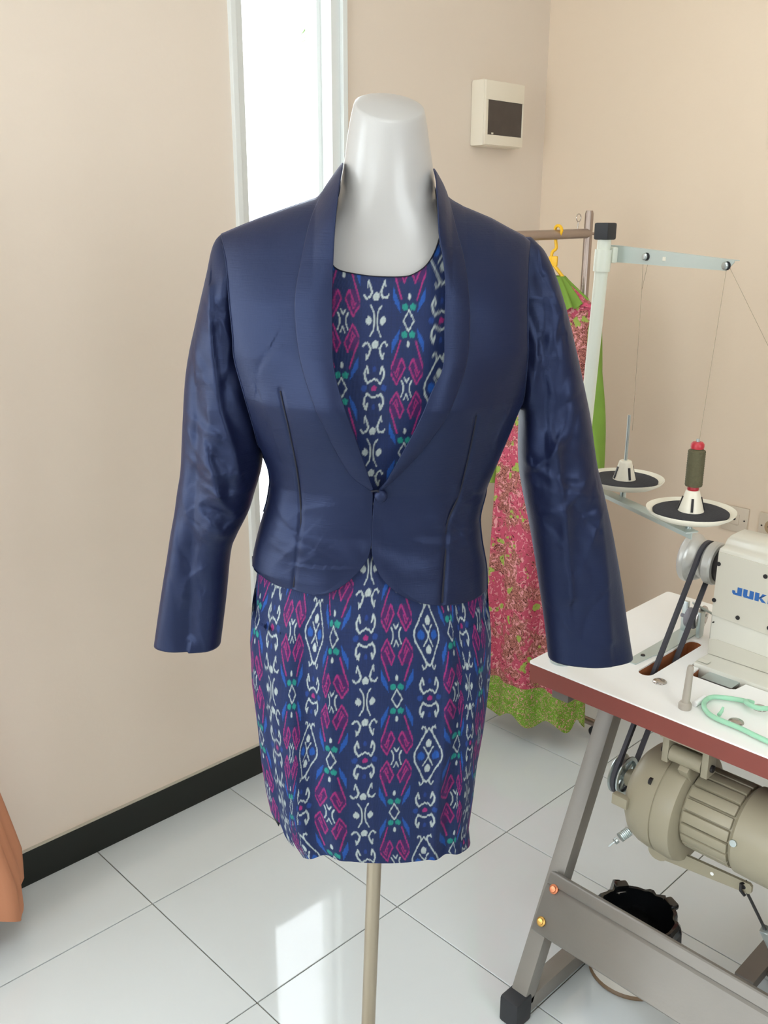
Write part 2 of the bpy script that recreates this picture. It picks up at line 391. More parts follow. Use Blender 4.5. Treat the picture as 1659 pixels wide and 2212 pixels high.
SLX=[-0.1261, -0.1542, -0.1651, -0.1721, -0.1776, -0.1856, -0.1879, -0.1847, -0.1777, -0.1743]
SRZ=[0.5382, 0.5495, 0.5844, 0.644, 0.7024, 0.7674, 0.8541, 0.9154, 0.9751, 1.0118]
SRX=[0.1591, 0.1629, 0.1577, 0.1614, 0.1636, 0.1702, 0.1737, 0.1709, 0.1634, 0.1575]
SHX=[-0.2357, -0.2222, -0.2083, -0.1721, -0.1361, -0.1121, -0.0972, -0.0884, -0.0796, -0.0651, 0.0525, 0.0643, 0.073, 0.093, 0.1304, 0.1557, 0.1748, 0.1846, 0.204]
SHZ=[1.4777, 1.4894, 1.4952, 1.5097, 1.5225, 1.5306, 1.5358, 1.5472, 1.5585, 1.5782, 1.5721, 1.5535, 1.5365, 1.5251, 1.5109, 1.4982, 1.4889, 1.4819, 1.4701]
CV={
 'LP_side':[(-0.222, 1.4894), (-0.2111, 1.4585), (-0.2046, 1.4139), (-0.1994, 1.3684), (-0.1969, 1.3332), (-0.184, 1.2856), (-0.1744, 1.2383), (-0.1703, 1.2022), (-0.1598, 1.1852), (-0.1566, 1.1637), (-0.16, 1.1403), (-0.1633, 1.1232), (-0.1706, 1.0991), (-0.1794, 1.0642), (-0.1833, 1.039), (-0.1752, 1.0337)],
 'LP_hem':[(-0.1752, 1.0337), (-0.159, 1.0278), (-0.1417, 1.0238), (-0.1185, 1.0229), (-0.1011, 1.0209), (-0.0864, 1.0218)],
 'LP_edge':[(-0.0876, 1.5447), (-0.0789, 1.5204), (-0.076, 1.5041), (-0.0771, 1.4609), (-0.0772, 1.4175), (-0.075, 1.3738), (-0.0707, 1.3357), (-0.0614, 1.3023), (-0.0499, 1.2733), (-0.0387, 1.2416), (-0.0278, 1.2089), (-0.0191, 1.1822), (-0.015, 1.1673), (-0.0148, 1.1422), (-0.0143, 1.1092), (-0.016, 1.0833), (-0.0218, 1.0675), (-0.0338, 1.0515), (-0.049, 1.0374), (-0.0676, 1.0265), (-0.0864, 1.0218)],
 'LP_top':[(-0.222, 1.4894), (-0.2083, 1.4952), (-0.1721, 1.5097), (-0.1357, 1.5224), (-0.1121, 1.5306), (-0.0967, 1.5355), (-0.0876, 1.5447)],
 'RP_side':[(0.1838, 1.4819), (0.1792, 1.4593), (0.1766, 1.4086), (0.1781, 1.3686), (0.181, 1.3264), (0.1836, 1.2869), (0.1863, 1.2591), (0.1758, 1.2263), (0.1623, 1.1864), (0.1486, 1.1457), (0.1391, 1.1132), (0.1441, 1.0755), (0.1544, 1.0313), (0.1568, 0.9975)],
 'RP_hem':[(0.1568, 0.9975), (0.1453, 0.9987), (0.1227, 0.9985), (0.0883, 1.0014), (0.0751, 1.004), (0.062, 1.0069)],
 'RP_edge':[(0.0716, 1.5405), (0.0629, 1.521), (0.064, 1.4937), (0.0682, 1.4611), (0.0702, 1.4285), (0.0705, 1.3846), (0.0685, 1.3353), (0.0525, 1.3019), (0.0348, 1.2542), (0.0193, 1.2187), (0.0059, 1.1889), (-0.0112, 1.1632), (-0.0141, 1.1422), (-0.0143, 1.1092), (-0.0141, 1.0833), (-0.0092, 1.0642), (0.0007, 1.0449), (0.0169, 1.0288), (0.0394, 1.0145), (0.062, 1.0069)],
 'RP_top':[(0.1838, 1.4819), (0.1741, 1.4889), (0.1547, 1.4982), (0.1294, 1.5108), (0.093, 1.5251), (0.076, 1.5333), (0.0716, 1.5405)],
 'LL_in':[(-0.0642, 1.5756), (-0.0681, 1.5475), (-0.0713, 1.504), (-0.0724, 1.4612), (-0.0725, 1.418), (-0.0715, 1.3745), (-0.0689, 1.3366), (-0.0602, 1.3033), (-0.0499, 1.2745), (-0.0388, 1.243), (-0.0279, 1.2105), (-0.0193, 1.184), (-0.0146, 1.1705)],
 'LL_out':[(-0.0662, 1.5767), (-0.0812, 1.5565), (-0.0928, 1.5348), (-0.1038, 1.504), (-0.1123, 1.4606), (-0.119, 1.4174), (-0.1172, 1.3791), (-0.1093, 1.3355), (-0.0942, 1.2915), (-0.0783, 1.2559), (-0.0605, 1.2169), (-0.0409, 1.1871), (-0.0151, 1.1685)],
 'RL_in':[(0.05, 1.5696), (0.053, 1.5371), (0.0549, 1.4937), (0.0611, 1.4614), (0.0649, 1.4289), (0.0653, 1.3852), (0.065, 1.3362), (0.0508, 1.3029), (0.0332, 1.2555), (0.0177, 1.2202), (0.0044, 1.1906), (-0.0022, 1.1772), (-0.0079, 1.1678)],
 'RL_out':[(0.0518, 1.5696), (0.0656, 1.5516), (0.0708, 1.5338), (0.0797, 1.4937), (0.0891, 1.461), (0.0956, 1.4176), (0.0982, 1.3791), (0.0949, 1.3352), (0.0829, 1.2965), (0.0675, 1.2618), (0.0413, 1.2201), (0.0175, 1.1905), (-0.0066, 1.1671)],
 'seamL':[(-0.136, 1.3014), (-0.1262, 1.2564), (-0.1165, 1.1961), (-0.1111, 1.1426), (-0.1102, 1.117), (-0.1136, 1.0847), (-0.1192, 1.0263)],
 'seamR':[(0.1133, 1.2688), (0.1085, 1.2099), (0.1013, 1.1549), (0.0871, 1.1163), (0.087, 1.0702), (0.0848, 1.006)],
 'button':[(-0.0047, 1.1623)],
 'loop':[(-0.0176, 1.1692), (-0.0098, 1.1705), (-0.0047, 1.1651)],
 'sk_hem':[(-0.1501, 0.6253), (-0.1392, 0.621), (-0.1225, 0.613), (-0.1232, 0.5821), (-0.1031, 0.5722), (-0.0638, 0.5887), (-0.0252, 0.583), (0.0344, 0.5789), (0.0842, 0.5767), (0.1252, 0.5721), (0.1544, 0.56), (0.1615, 0.5556)],
 'neckline':[(-0.0857, 1.5096), (-0.0817, 1.4821), (-0.0778, 1.4628), (-0.0729, 1.4524), (-0.0641, 1.4469), (-0.0497, 1.4437), (-0.0266, 1.4405), (-0.0035, 1.4394), (0.0167, 1.44), (0.027, 1.4428), (0.0395, 1.4505), (0.0479, 1.4604), (0.0534, 1.4715), (0.0571, 1.4826), (0.0602, 1.4936), (0.0647, 1.5101)],
 'pat_bod':[(-0.0183, 1.3894), (-0.0157, 1.3031), (-0.0184, 1.2225), (-0.0616, 1.3891), (0.0212, 1.3855), (0.0596, 1.4604)],
 'pat_sk':[(-0.0283, 0.9604), (-0.0181, 0.8703), (0.0181, 0.9609), (0.0706, 0.7659), (0.071, 0.6658), (0.0252, 0.7716)],
 'SL':[(1.4882, -0.2241, -0.2132), (1.4807, -0.2308, -0.2012), (1.4661, -0.2365, -0.1905), (1.4335, -0.2433, -0.1834), (1.3792, -0.2568, -0.182), (1.336, -0.2678, -0.1779), (1.2983, -0.2745, -0.1705), (1.247, -0.2791, -0.1656), (1.2044, -0.2822, -0.1683), (1.1677, -0.2852, -0.1723), (1.1373, -0.2906, -0.181), (1.1064, -0.2955, -0.1904), (1.0717, -0.3025, -0.2073), (1.0435, -0.3074, -0.2169), (0.9715, -0.3206, -0.2247), (0.8995, -0.3327, -0.234)],
 'SR':[(1.4866, 0.175, 0.1873), (1.4789, 0.167, 0.1959), (1.4671, 0.1617, 0.2074), (1.4403, 0.1575, 0.2221), (1.4102, 0.1572, 0.2342), (1.3795, 0.1582, 0.2458), (1.3233, 0.1648, 0.2645), (1.2785, 0.1797, 0.2785), (1.2459, 0.1906, 0.2882), (1.2062, 0.193, 0.2981), (1.1725, 0.1963, 0.3068), (1.1383, 0.2036, 0.3183), (1.0825, 0.2187, 0.3363), (1.0397, 0.229, 0.3491), (0.9813, 0.2421, 0.3651), (0.9291, 0.2534, 0.3779), (0.8718, 0.264, 0.3928)],
 'fl1':[(-0.2311, 1.4246), (-0.2268, 1.3424), (-0.2172, 1.2693), (-0.2025, 1.2191), (-0.1936, 1.1806)],
 'fl2':[(-0.2544, 1.294), (-0.255, 1.2192), (-0.2604, 1.1286), (-0.2694, 1.0271), (-0.2754, 0.9281)],
 'fl3':[(-0.2355, 1.2064), (-0.2192, 1.1415), (-0.2037, 1.1216)],
 'fl4':[(-0.2386, 1.1152), (-0.22, 1.095), (-0.1994, 1.1116)],
 'fl5':[(-0.2153, 1.384), (-0.2038, 1.3544), (-0.2103, 1.3183)],
 'fr1':[(0.1878, 1.1888), (0.2091, 1.1841), (0.2254, 1.2016), (0.2313, 1.2209)],
 'fr2':[(0.2318, 1.2145), (0.245, 1.1525), (0.2628, 1.0715), (0.2785, 0.9875)],
 'fr3':[(0.197, 1.3302), (0.1939, 1.2934), (0.1907, 1.2559), (0.2011, 1.2049)],
 'fr4':[(0.3029, 1.1389), (0.3281, 1.0225), (0.3464, 0.9144)],
 'fr5':[(0.1972, 1.4369), (0.2091, 1.318), (0.2186, 1.2369)],
 'neck':[(1.6452, -0.0531, 0.038), (1.6279, -0.0562, 0.0411), (1.6059, -0.0598, 0.0451), (1.5838, -0.0623, 0.0492), (1.567, -0.0649, 0.0524), (1.5444, -0.0686, 0.0557), (1.5273, -0.0713, 0.0605)],
}
P={'scr0': (0.672, -0.943, 0.9159), 'scr1': (0.672, -1.0298, 0.9157), 'scr2': (0.672, -0.9421, 0.8451), 'scr3': (0.672, -0.9898, 0.825), 'scr4': (0.672, -0.9452, 0.8018), 'bolt1': (0.517, -0.9316, 0.73), 'bolt2': (0.4802, -1.0909, 0.73), 'bolt3': (0.5526, -1.0971, 0.73), 'pin': (0.4648, -1.0083, 0.73), 'gh0': (0.4482, -1.1576, 0.737), 'gh1': (0.4552, -1.11, 0.737), 'gh2': (0.4576, -1.0656, 0.737), 'gh3': (0.4704, -1.042, 0.737), 'gh4': (0.4907, -1.0289, 0.737), 'gh5': (0.5108, -1.026, 0.737), 'gh6': (0.5256, -1.0335, 0.737), 'gh7': (0.5417, -1.0602, 0.737), 'gh8': (0.5508, -1.0867, 0.737), 'chalk0': (0.5114, -1.0192, 0.735), 'chalk1': (0.478, -1.0183, 0.735), 'rod0': (0.47, -1.1423, 0.4495), 'mscrew': (0.43, -1.1373, 0.5456), 'disc1': (0.4328, -0.8782, 1.0845), 'disc2': (0.3538, -1.0388, 1.1098), 'pole_t': (0.46, -0.792, 1.487), 'pole_l': (0.46, -0.7817, 1.2238), 'arm0': (0.4874, -0.7863, 1.4579), 'arm1': (0.4302, -1.027, 1.4479), 'ring1': (0.4798, -0.8666, 1.4578), 'ring2': (0.4334, -1.0149, 1.4493), 'th3': (0.3795, -1.1434, 1.2993), 'th1b': (0.4377, -0.8829, 1.1872), 'barA': (0.4177, -0.8317, 1.0562), 'barB': (0.3382, -1.0617, 1.0889), 'loop': (1.3189, -0.15, 1.5109), 'socket': (1.705, -0.5991, 0.6764)}
# ---- body surface functions (local mannequin frame) ----
def ip(x, xs, ys):
    return float(np.interp(x, xs, ys))
def jacket_a(z):
    return ip(z, JLZ, JLX), ip(z, JRZ, JRX)
def jacket_g(x, z):
    zs = ip(x, SHX, SHZ)
    t = min(max((zs - z) / .12, 0), 1)
    return math.sqrt(max(0, 1 - (1 - t) ** 2))
BFZ = [.90, .97, 1.05, 1.10, 1.16, 1.22, 1.28, 1.34, 1.40, 1.46, 1.60]
BFY = [.116, .114, .101, .096, .101, .117, .132, .130, .116, .104, .094]
def jacket_y(x, z, front=True):
    l, r = jacket_a(z)
    c = (l + r) / 2; a = (r - l) / 2
    t = min(1, abs((x - c) / a))
    b = ip(z, BFZ, BFY) if front else ip(z, [.9, 1.1, 1.3, 1.45, 1.6], [.115, .085, .105, .09, .06])
    lat = (1 - t ** 2.3) ** (1 / 2.1)
    y = b * lat * jacket_g(x, z)
    if front:
        y += .012 * math.exp(-(((abs(x + .005) - .085) / .05) ** 2) - ((z - 1.27) / .06) ** 2) * lat
        return -y
    return y
def skirt_a(z):
    return ip(z, SLZ, SLX), ip(z, SRZ, SRX)
def skirt_b(z):
    return ip(z, [.5, .6, .75, .9, 1.05], [.080, .088, .100, .108, .098])
def skirt_y(x, z):
    l, r = skirt_a(z)
    c = (l + r) / 2; a = (r - l) / 2
    t = max(-1, min(1, (x - c) / a))
    y = skirt_b(z) * (1 - abs(t) ** 2.3) ** (1 / 2.1)
    g = lambda m, w: math.exp(-((t - m) / w) ** 2)
    low = ip(z, [.56, .66, .75, 1.0], [.35, .8, .8, .35])
    y += low * (.009 * g(-.34, .08) - .010 * g(-.52, .08) + .008 * g(-.68, .09) - .004 * g(-.86, .06)
                + .009 * g(.60, .05) - .012 * g(.71, .05) + .006 * g(.84, .05))
    y += .004 * g(-.05, .3) * low
    return -max(y, 0) if abs(t) > .97 else -y

BX, BY = B[0], B[1]
def W(x, y, z):
    """mannequin frame -> world (stand leans a little)"""
    xs = x + .031 * z
    return (BX + EXY[0] * xs - EXY[1] * y, BY + EXY[1] * xs + EXY[0] * y, z)
MLOC = (BX, BY, 0)

# ------------------------------------------------------------------ mannequin
t = thing('mannequin', 'glossy white neck and torso mannequin on a steel pole, dressed in suit', 'mannequin', MLOC)
rings = []
NK = CV['neck']
prof = []
for z, l, r in NK[:6]: prof.append((z, l, r, .052 + (1.645 - z) * .09, .052 + (1.645 - z) * .09))
prof += [(1.520, -.076, .062, .062, .066), (1.503, -.092, .078, .063, .07), (1.487, -.118, .104, .064, .075), (1.465, -.145, .132, .068, .08), (1.44, -.16, .148, .074, .085), (1.41, -.168, .157, .080, .09),
         (1.37, -.17, .16, .087, .095), (1.31, -.165, .155, .090, .09), (1.24, -.15, .14, .090, .08), (1.15, -.125, .115, .072, .07), (1.08, -.125, .115, .068, .075), (1.0, -.145, .135, .075, .09), (.9, -.165, .15, .08, .1),
         (.8, -.16, .145, .075, .09), (.7, -.14, .13, .062, .07), (.63, -.12, .11, .05, .06), (.6, -.10, .09, .04, .05)]
NA = 64
def tring(z, l, r, bf, bb, sl=0.0):
    c = (l + r) / 2; a = (r - l) / 2; row = []
    for k in range(NA):
        th = 2 * math.pi * k / NA; cx_, sn = math.cos(th), math.sin(th); e = 1 if z > 1.52 else .86
        x = c + a * math.copysign(abs(cx_) ** e, cx_); y = (bb if sn > 0 else bf) * math.copysign(abs(sn) ** e, sn)
        row.append(W(x, y, z + sl * y - sl * .5 * (x - c) * .4))
    return row
z0_, l0_, r0_, f0_, b0_ = prof[0]; c0_ = (l0_ + r0_) / 2
for k in (0.0001, .35, .65, .85, .93): 
    rings.append(tring(1.6445 + .007 * (1 - k * k), c0_ + (l0_ - c0_) * k, c0_ + (r0_ - c0_) * k, f0_ * k, b0_ * k, .42))
rings.append(tring(1.6445, c0_ + (l0_ - c0_) * .975, c0_ + (r0_ - c0_) * .975, f0_ * .975, b0_ * .975, .42))
rings.append(tring(1.641, l0_, r0_, f0_, b0_, .42))
for i, (z, l, r, bf, bb) in enumerate(prof[1:]): rings.append(tring(z, l, r, bf, bb, max(0, .36 - i * .16)))
body = MB().grid(rings, True); n_ = len(rings); body.f.append(tuple(range((n_ - 1) * NA, n_ * NA)))
link('torso', body, M['manq'], t, 'all')
link('pole', MB().lathe((BX + EXY[0] * .009, BY + EXY[1] * .009, 0), Vector(W(0, 0, 1)) - Vector(W(0, 0, 0)), [(.0117, .01), (.0117, .64)], 24), M['pole'], t, True)
link('base', MB().lathe((BX, BY, 0), (0, 0, 1), [(.145, 0), (.145, .006), (.13, .010), (.03, .014), (.022, .03), (.0, .03)], 48), M['pole'], t, True)

# ------------------------------------------------------------------ ikat print, rasterised once and written as a colour attribute
UN = 3.0; CWD, CHD = 354, 1432
rw, rh = int(CWD / UN), int(CHD / UN)
NAVY = np.array(lin((17, 34, 76))); C_W = np.array(lin((156, 166, 166))); C_P = np.array(lin((140, 34, 100))); C_PD = np.array(lin((54, 20, 76))); C_B = np.array(lin((20, 70, 142))); C_G = np.array(lin((22, 122, 112))); C_D = np.array(lin((12, 18, 46)))
gx, gy = np.meshgrid((np.arange(rw) + .5) * UN - CWD / 2, (np.arange(rh) + .5) * UN - CHD / 2)
rng = np.random.RandomState(3)
jag = rng.uniform(-11, 11, rw)[None, :] * np.ones((rh, 1))
def seg(px, py, a, b):
    ax, ay = a; bx, by = b; dx, dy = bx - ax, by - ay; L2 = dx * dx + dy * dy + 1e-9
    tt = np.clip(((px - ax) * dx + (py - ay) * dy) / L2, 0, 1); return np.hypot(px - ax - tt * dx, (py - ay - tt * dy))
class Cell:
    def __init__(s): s.c = np.tile(NAVY, (rh, rw, 1)).astype(float)
    def put(s, mask, col): s.c = s.c * (1 - mask[..., None]) + col * mask[..., None]
    def each(s, cy, mx, my):
        for sx in ((1, -1) if mx else (1,)):
            for sy in ((1, -1) if my else (1,)):
                px = gx * sx; py = (gy + jag) - cy; py = (py + CHD / 2) % CHD - CHD / 2; yield px, py * sy
    def line(s, pts, wd, col, cy=0, mx=True, my=True):
        for px, py in s.each(cy, mx, my):
            d = np.full_like(px, 1e9)
            for a, b in zip(pts, pts[1:]): d = np.minimum(d, seg(px, py, a, b))
            s.put(np.clip((wd * .43 - d) / 4 + .5, 0, 1), col)
    def blob(s, x, y, rx, ry, col, cy=0, mx=True, my=True):
        for px, py in s.each(cy, mx, my):
            d = np.hypot((px - x) / rx, (py - y) / ry); s.put(np.clip((1 - d) * rx / 5 + .5, 0, 1), col)
    def poly(s, pts, col, cy=0, mx=True, my=True):
        for px, py in s.each(cy, mx, my):
            ins = np.zeros(px.shape, bool); n = len(pts)
            for i in range(n):
                x1, y1 = pts[i]; x2, y2 = pts[(i + 1) % n]
                if y1 == y2: continue
                cond = ((y1 > py) != (y2 > py)) & (px < (x2 - x1) * (py - y1) / (y2 - y1) + x1); ins ^= cond
            s.put(ins.astype(float), col)
# y grows downwards in these motif coordinates
def lozenge(c, cy):
    c.line([(0, -345), (-38, -290)], 20, C_W, cy); c.line([(-78, -340), (-66, -372), (-45, -360), (-32, -325), (-44, -280), (-95, -170), (-148, -65), (-158, 0)], 20, C_W, cy)
    c.line([(0, 0), (-8, -30), (-55, -118)], 17, C_W, cy); c.blob(0, -158, 32, 48, C_W, cy); c.blob(82, 0, 40, 52, C_B, cy)
def bull(c, cy):
    c.line([(-66, -165), (-80, -232), (-106, -170), (-100, -110), (-70, -55), (-45, -78), (0, -100)], 24, C_W, cy)
    c.blob(0, 0, 28, 28, C_P, cy); c.blob(108, 0, 30, 34, np.array(lin((24, 56, 120))), cy); c.blob(0, -205, 18, 30, np.array(lin((22, 50, 112))), cy)
def imotif(c, cy):
    c.line([(-58, -160), (-46, -135), (-24, -95), (-16, -30), (-16, 0)], 17, C_W, cy); c.line([(-4, -90), (-4, 90)], 7, C_D, cy, False, False)
    for dx, dy, r in ((75, 0, 26), (92, 0, 16), (62, 0, 18)): c.blob(dx, dy, r, r * 1.7, C_W, cy)
    c.blob(0, -248, 36, 42, C_W, cy)
    c.line([(-130, -262), (-105, -228), (-72, -240), (-48, -290), (-62, -345), (-88, -405)], 24, C_W, cy); c.line([(-88, -405), (-96, -345)], 14, C_W, cy)
def pink(c, cy):
    c.poly([(60, -315), (24, -230), (110, -45), (186, -180), (140, -320)], C_PD, cy)
    c.line([(120, -170), (84, -262), (60, -322), (22, -228), (108, -40), (188, -180), (135, -330), (84, -500)], 19, C_P, cy)
    c.line([(84, -210), (108, -118), (138, -175)], 12, C_P, cy)
    c.poly([(88, -640), (150, -540), (205, -430), (232, -330), (228, -225), (206, -250), (190, -330), (150, -430), (108, -520)], C_B, cy)
    c.line([(-26, -120), (0, -62)], 15, C_W, cy); c.line([(-56, -88), (-34, -30), (-34, 0)], 17, C_W, cy)
    h = cy + CHD / 2
    c.blob(42, 143, 33, 36, C_G, h); c.line([(0, -110), (58, 0)], 17, C_W, h); c.blob(0, 246, 15, 32, C_W, h)
cells = []
c = Cell(); bull(c, 0); imotif(c, CHD / 2); cells.append(c.c)            # column 0: bull / I motif
c = Cell(); pink(c, 0); cells.append(c.c)                                  # column 1
c = Cell(); lozenge(c, 0); bull(c, CHD / 2); cells.append(c.c)            # column 2
c = Cell(); pink(c, CHD / 2); cells.append(c.c)                            # column 3
ATL = np.concatenate(cells, axis=1)                                        # rh x 4rw
ATL *= (1 + rng.uniform(-.10, .10, (rh, 1, 1))) * (1 + rng.uniform(-.12, .12, (1, rw * 4, 1)))
def ikat(u, v):
    """u in columns (0 = column 0 centre), v in periods, growing downwards"""
    uu = ((u + .5) % 4) * rw; vv = ((v + .5) % 1) * rh
    x0 = np.floor(uu - .5).astype(int); y0 = np.floor(vv - .5).astype(int); fx = (uu - .5 - x0)[:, None]; fy = (vv - .5 - y0)[:, None]
    g = lambda a, b: ATL[b % rh, a % (rw * 4)]
    return (g(x0, y0) * (1 - fx) + g(x0 + 1, y0) * fx) * (1 - fy) + (g(x0, y0 + 1) * (1 - fx) + g(x0 + 1, y0 + 1) * fx) * fy
def fastgrid(name, XYZ, m, parent, u=None, v=None):
    """XYZ: array rows x cols x 3 in world coordinates"""
    R_, C_ = XYZ.shape[:2]; org = np.array(ROOTLOC[parent.name])
    co = (XYZ.reshape(-1, 3) - org).astype(np.float32)
    i, j = np.meshgrid(np.arange(R_ - 1), np.arange(C_ - 1), indexing='ij'); a = (i * C_ + j).ravel()
    q = np.stack([a, a + 1, a + C_ + 1, a + C_], 1).astype(np.int32)
    me = bpy.data.meshes.new(name); me.vertices.add(len(co)); me.vertices.foreach_set('co', co.ravel())
    me.loops.add(q.size); me.loops.foreach_set('vertex_index', q.ravel()); me.polygons.add(len(q)); me.polygons.foreach_set('loop_start', np.arange(0, q.size, 4, dtype=np.int32))
    me.update(calc_edges=True); me.polygons.foreach_set('use_smooth', [True] * len(q)); me.materials.append(m)
    if u is not None:
        at = me.color_attributes.new('ikat', 'FLOAT_COLOR', 'POINT'); c4 = np.ones((len(co), 4), np.float32); c4[:, :3] = ikat(u.ravel(), v.ravel()); at.data.foreach_set('color', c4.ravel())
    o = bpy.data.objects.new(name, me); COL.objects.link(o); o.parent = parent; ROOTLOC[o.name] = ROOTLOC[parent.name]
    return o

# ------------------------------------------------------------------ dress
dress = thing('ikat_dress', 'navy ikat-print sheath dress with pink and white motifs, worn by mannequin', 'dress', MLOC)
hm = CV['sk_hem']; HX = [p[0] for p in hm]; HZ = [p[1] for p in hm]
HXs, HZs = zip(*sorted(zip(HX, HZ)))
NU, NV = 430, 520
KT = {1.03: ([-1.02, -.93, -.796, -.63, -.43, -.30, -.045, .185, .44, .60, .68, .88, .975, 1.05], [-6, -5, -4, -3, -2, -1, 0, 1, 2, 3, 4, 5, 6, 7]),
      .86: ([-1.04, -.956, -.80, -.63, -.464, -.32, -.055, .19, .452, .68, .78, .88, .975, 1.05], [-6, -5, -4, -3, -2, -1, 0, 1, 2, 3, 4, 5, 6, 7]),
      .63: ([-1.1, -.95, -.80, -.74, -.68, -.39, -.07, .21, .49, .80, .92, 1.0, 1.1, 1.2], [-6, -5, -4, -3, -2, -1, 0, 1, 2, 3, 4, 5, 6, 7])}
KZ = sorted(KT)
def uknot(t, z):
    if z <= KZ[0]: return np.interp(t, *KT[KZ[0]])
    if z >= KZ[-1]: return np.interp(t, *KT[KZ[-1]])
    for a, b in zip(KZ, KZ[1:]):
        if a <= z <= b:
            f = (z - a) / (b - a); xs = [(1 - f) * p + f * q for p, q in zip(KT[a][0], KT[b][0])]; return np.interp(t, xs, KT[a][1])
XYZ = np.zeros((NV, NU, 3)); Ua = np.zeros((NV, NU)); Va = np.zeros((NV, NU))
tb = np.sin(np.linspace(-math.pi / 2, math.pi / 2, NU)) * .35 + np.linspace(-1, 1, NU) * .65
for j in range(NU):
    tj = float(tb[j]); z_ = .56
    for _ in range(4):
        l, r = skirt_a(z_); z_ = ip((l + r) / 2 + tj * (r - l) / 2, HXs, HZs)
    for i in range(NV):
        z = z_ + (1.10 - z_) * i / (NV - 1); l, r = skirt_a(z); x = (l + r) / 2 + tj * (r - l) / 2
        ys = skirt_y(x, z)
        if z > .93:
            jl, jr = jacket_a(z); k_ = min(1, (z - .93) / .05); x2 = min(max(x, jl + .012), jr - .012); x = x + (x2 - x) * (1 if z > 1.03 else 0)
            ys = max(ys, jacket_y(x, z) + .010 * k_) if z > .955 else ys
        XYZ[i, j] = W(x, ys, z); Ua[i, j] = uknot(tj, z); Va[i, j] = (.9607 - z) / .192 + .012 * math.sin(9 * tj)
fastgrid('skirt_front', XYZ, M['ikat'], dress, Ua, Va)
NU2, NV2 = 60, 60; XYZ = np.zeros((NV2, NU2, 3)); Ua = np.zeros((NV2, NU2)); Va = np.zeros((NV2, NU2))
for j in range(NU2):
    tj = -1 + 2 * j / (NU2 - 1)
    for i in range(NV2):
        z = .585 + .02 * (1 - tj * tj) + (1.10 - .6) * i / (NV2 - 1); l, r = skirt_a(z); x = (l + r) / 2 + tj * (r - l) / 2
        if z > 1.0: jl, jr = jacket_a(z); x = min(max(x, jl + .012), jr - .012)
        XYZ[i, j] = W(x, ip(z, [.5, .75, .9, 1.0, 1.1], [.085, .105, .11, .085, .065]) * (1 - abs(tj) ** 2.3) ** .5, z); Ua[i, j] = tj * 6; Va[i, j] = (.96 - z) / .192
fastgrid('skirt_back', XYZ, M['ikat'], dress, Ua, Va)
# bodice: front with U neckline
nl = CV['neckline']; NLX = [p[0] for p in nl]; NLZ = [p[1] for p in nl]
def bod_y(x, z):
    return -ip(z, [1.0, 1.1, 1.25, 1.36, 1.42, 1.5], [.08, .078, .105, .100, .088, .07]) * (1 - min(1, abs(x + .005) / .19) ** 2.3) ** (1 / 2.1)
NU, NV = 210, 420; XYZ = np.zeros((NV, NU, 3)); Ua = np.zeros((NV, NU)); Va = np.zeros((NV, NU))
for j in range(NU):
    x = -.125 + .25 * j / (NU - 1); zt_ = ip(x, NLX, NLZ) if NLX[0] < x < NLX[-1] else 1.505 - max(0, abs(x) - .07) * .3
    for i in range(NV):
        z = 1.04 + (zt_ - 1.04) * i / (NV - 1); XYZ[i, j] = W(x, max(bod_y(x, z), jacket_y(x, z) + .009) if z < 1.5 else bod_y(x, z) + .02, z)
        Ua[i, j] = (x + .0183 + .0 * z) / .0412; Va[i, j] = (1.3031 - z) / .1675
fastgrid('bodice_front', XYZ, M['ikat'], dress, Ua, Va)
NU2, NV2 = 40, 30; XYZ = np.zeros((NV2, NU2, 3)); Ua = np.zeros((NV2, NU2)); Va = np.zeros((NV2, NU2))
for j in range(NU2):
    tj = -1 + 2 * j / (NU2 - 1)
    for i in range(NV2):
        z = 1.04 + .44 * i / (NV2 - 1); XYZ[i, j] = W(tj * .12, .068 * (1 - abs(tj * .7) ** 2) ** .5, z); Ua[i, j] = tj * 3; Va[i, j] = z / .17
fastgrid('bodice_back', XYZ, M['ikat'], dress, Ua, Va)
link('neckline_piping', MB().tube([W(x, bod_y(x, z) - .0008, z) for x, z in smoothline([(a, b, 0) for a, b in nl], 60) and [(p.x, p.y) for p in smoothline([(a, b, 0) for a, b in nl], 60)]], .0007, 6), M['seam'], dress, True)

# ------------------------------------------------------------------ jacket
jk = thing('jacket', 'navy taffeta jacket with shawl collar and one button, on the mannequin', 'jacket', MLOC)
def polydist(x, z, pts):
    best = 9
    for (ax, az), (bx, bz) in zip(pts, pts[1:]):
        dx, dz = bx - ax, bz - az; tt = max(0, min(1, ((x - ax) * dx + (z - az) * dz) / (dx * dx + dz * dz + 1e-12)))
        d_ = math.hypot(x - ax - tt * dx, z - az - tt * dz)
        if d_ < best:
            best = d_; sg = dx * (z - az) - dz * (x - ax)
    return best * (1 if sg > 0 else -1)
def wrk(x, z, s=1.0):
    """soft creases of a crisp fabric"""
    v = noise.noise(Vector((x * 13, z * 5.0, 3.1 * s))) * .0035 + noise.noise(Vector((x * 30, z * 17, 7.7 * s))) * .0010
    wst = math.exp(-((z - 1.10) / .07) ** 2)
    v += wst * noise.noise(Vector((x * 22 + z * 18, z * 30, 1.7 * s))) * .0035
    return v
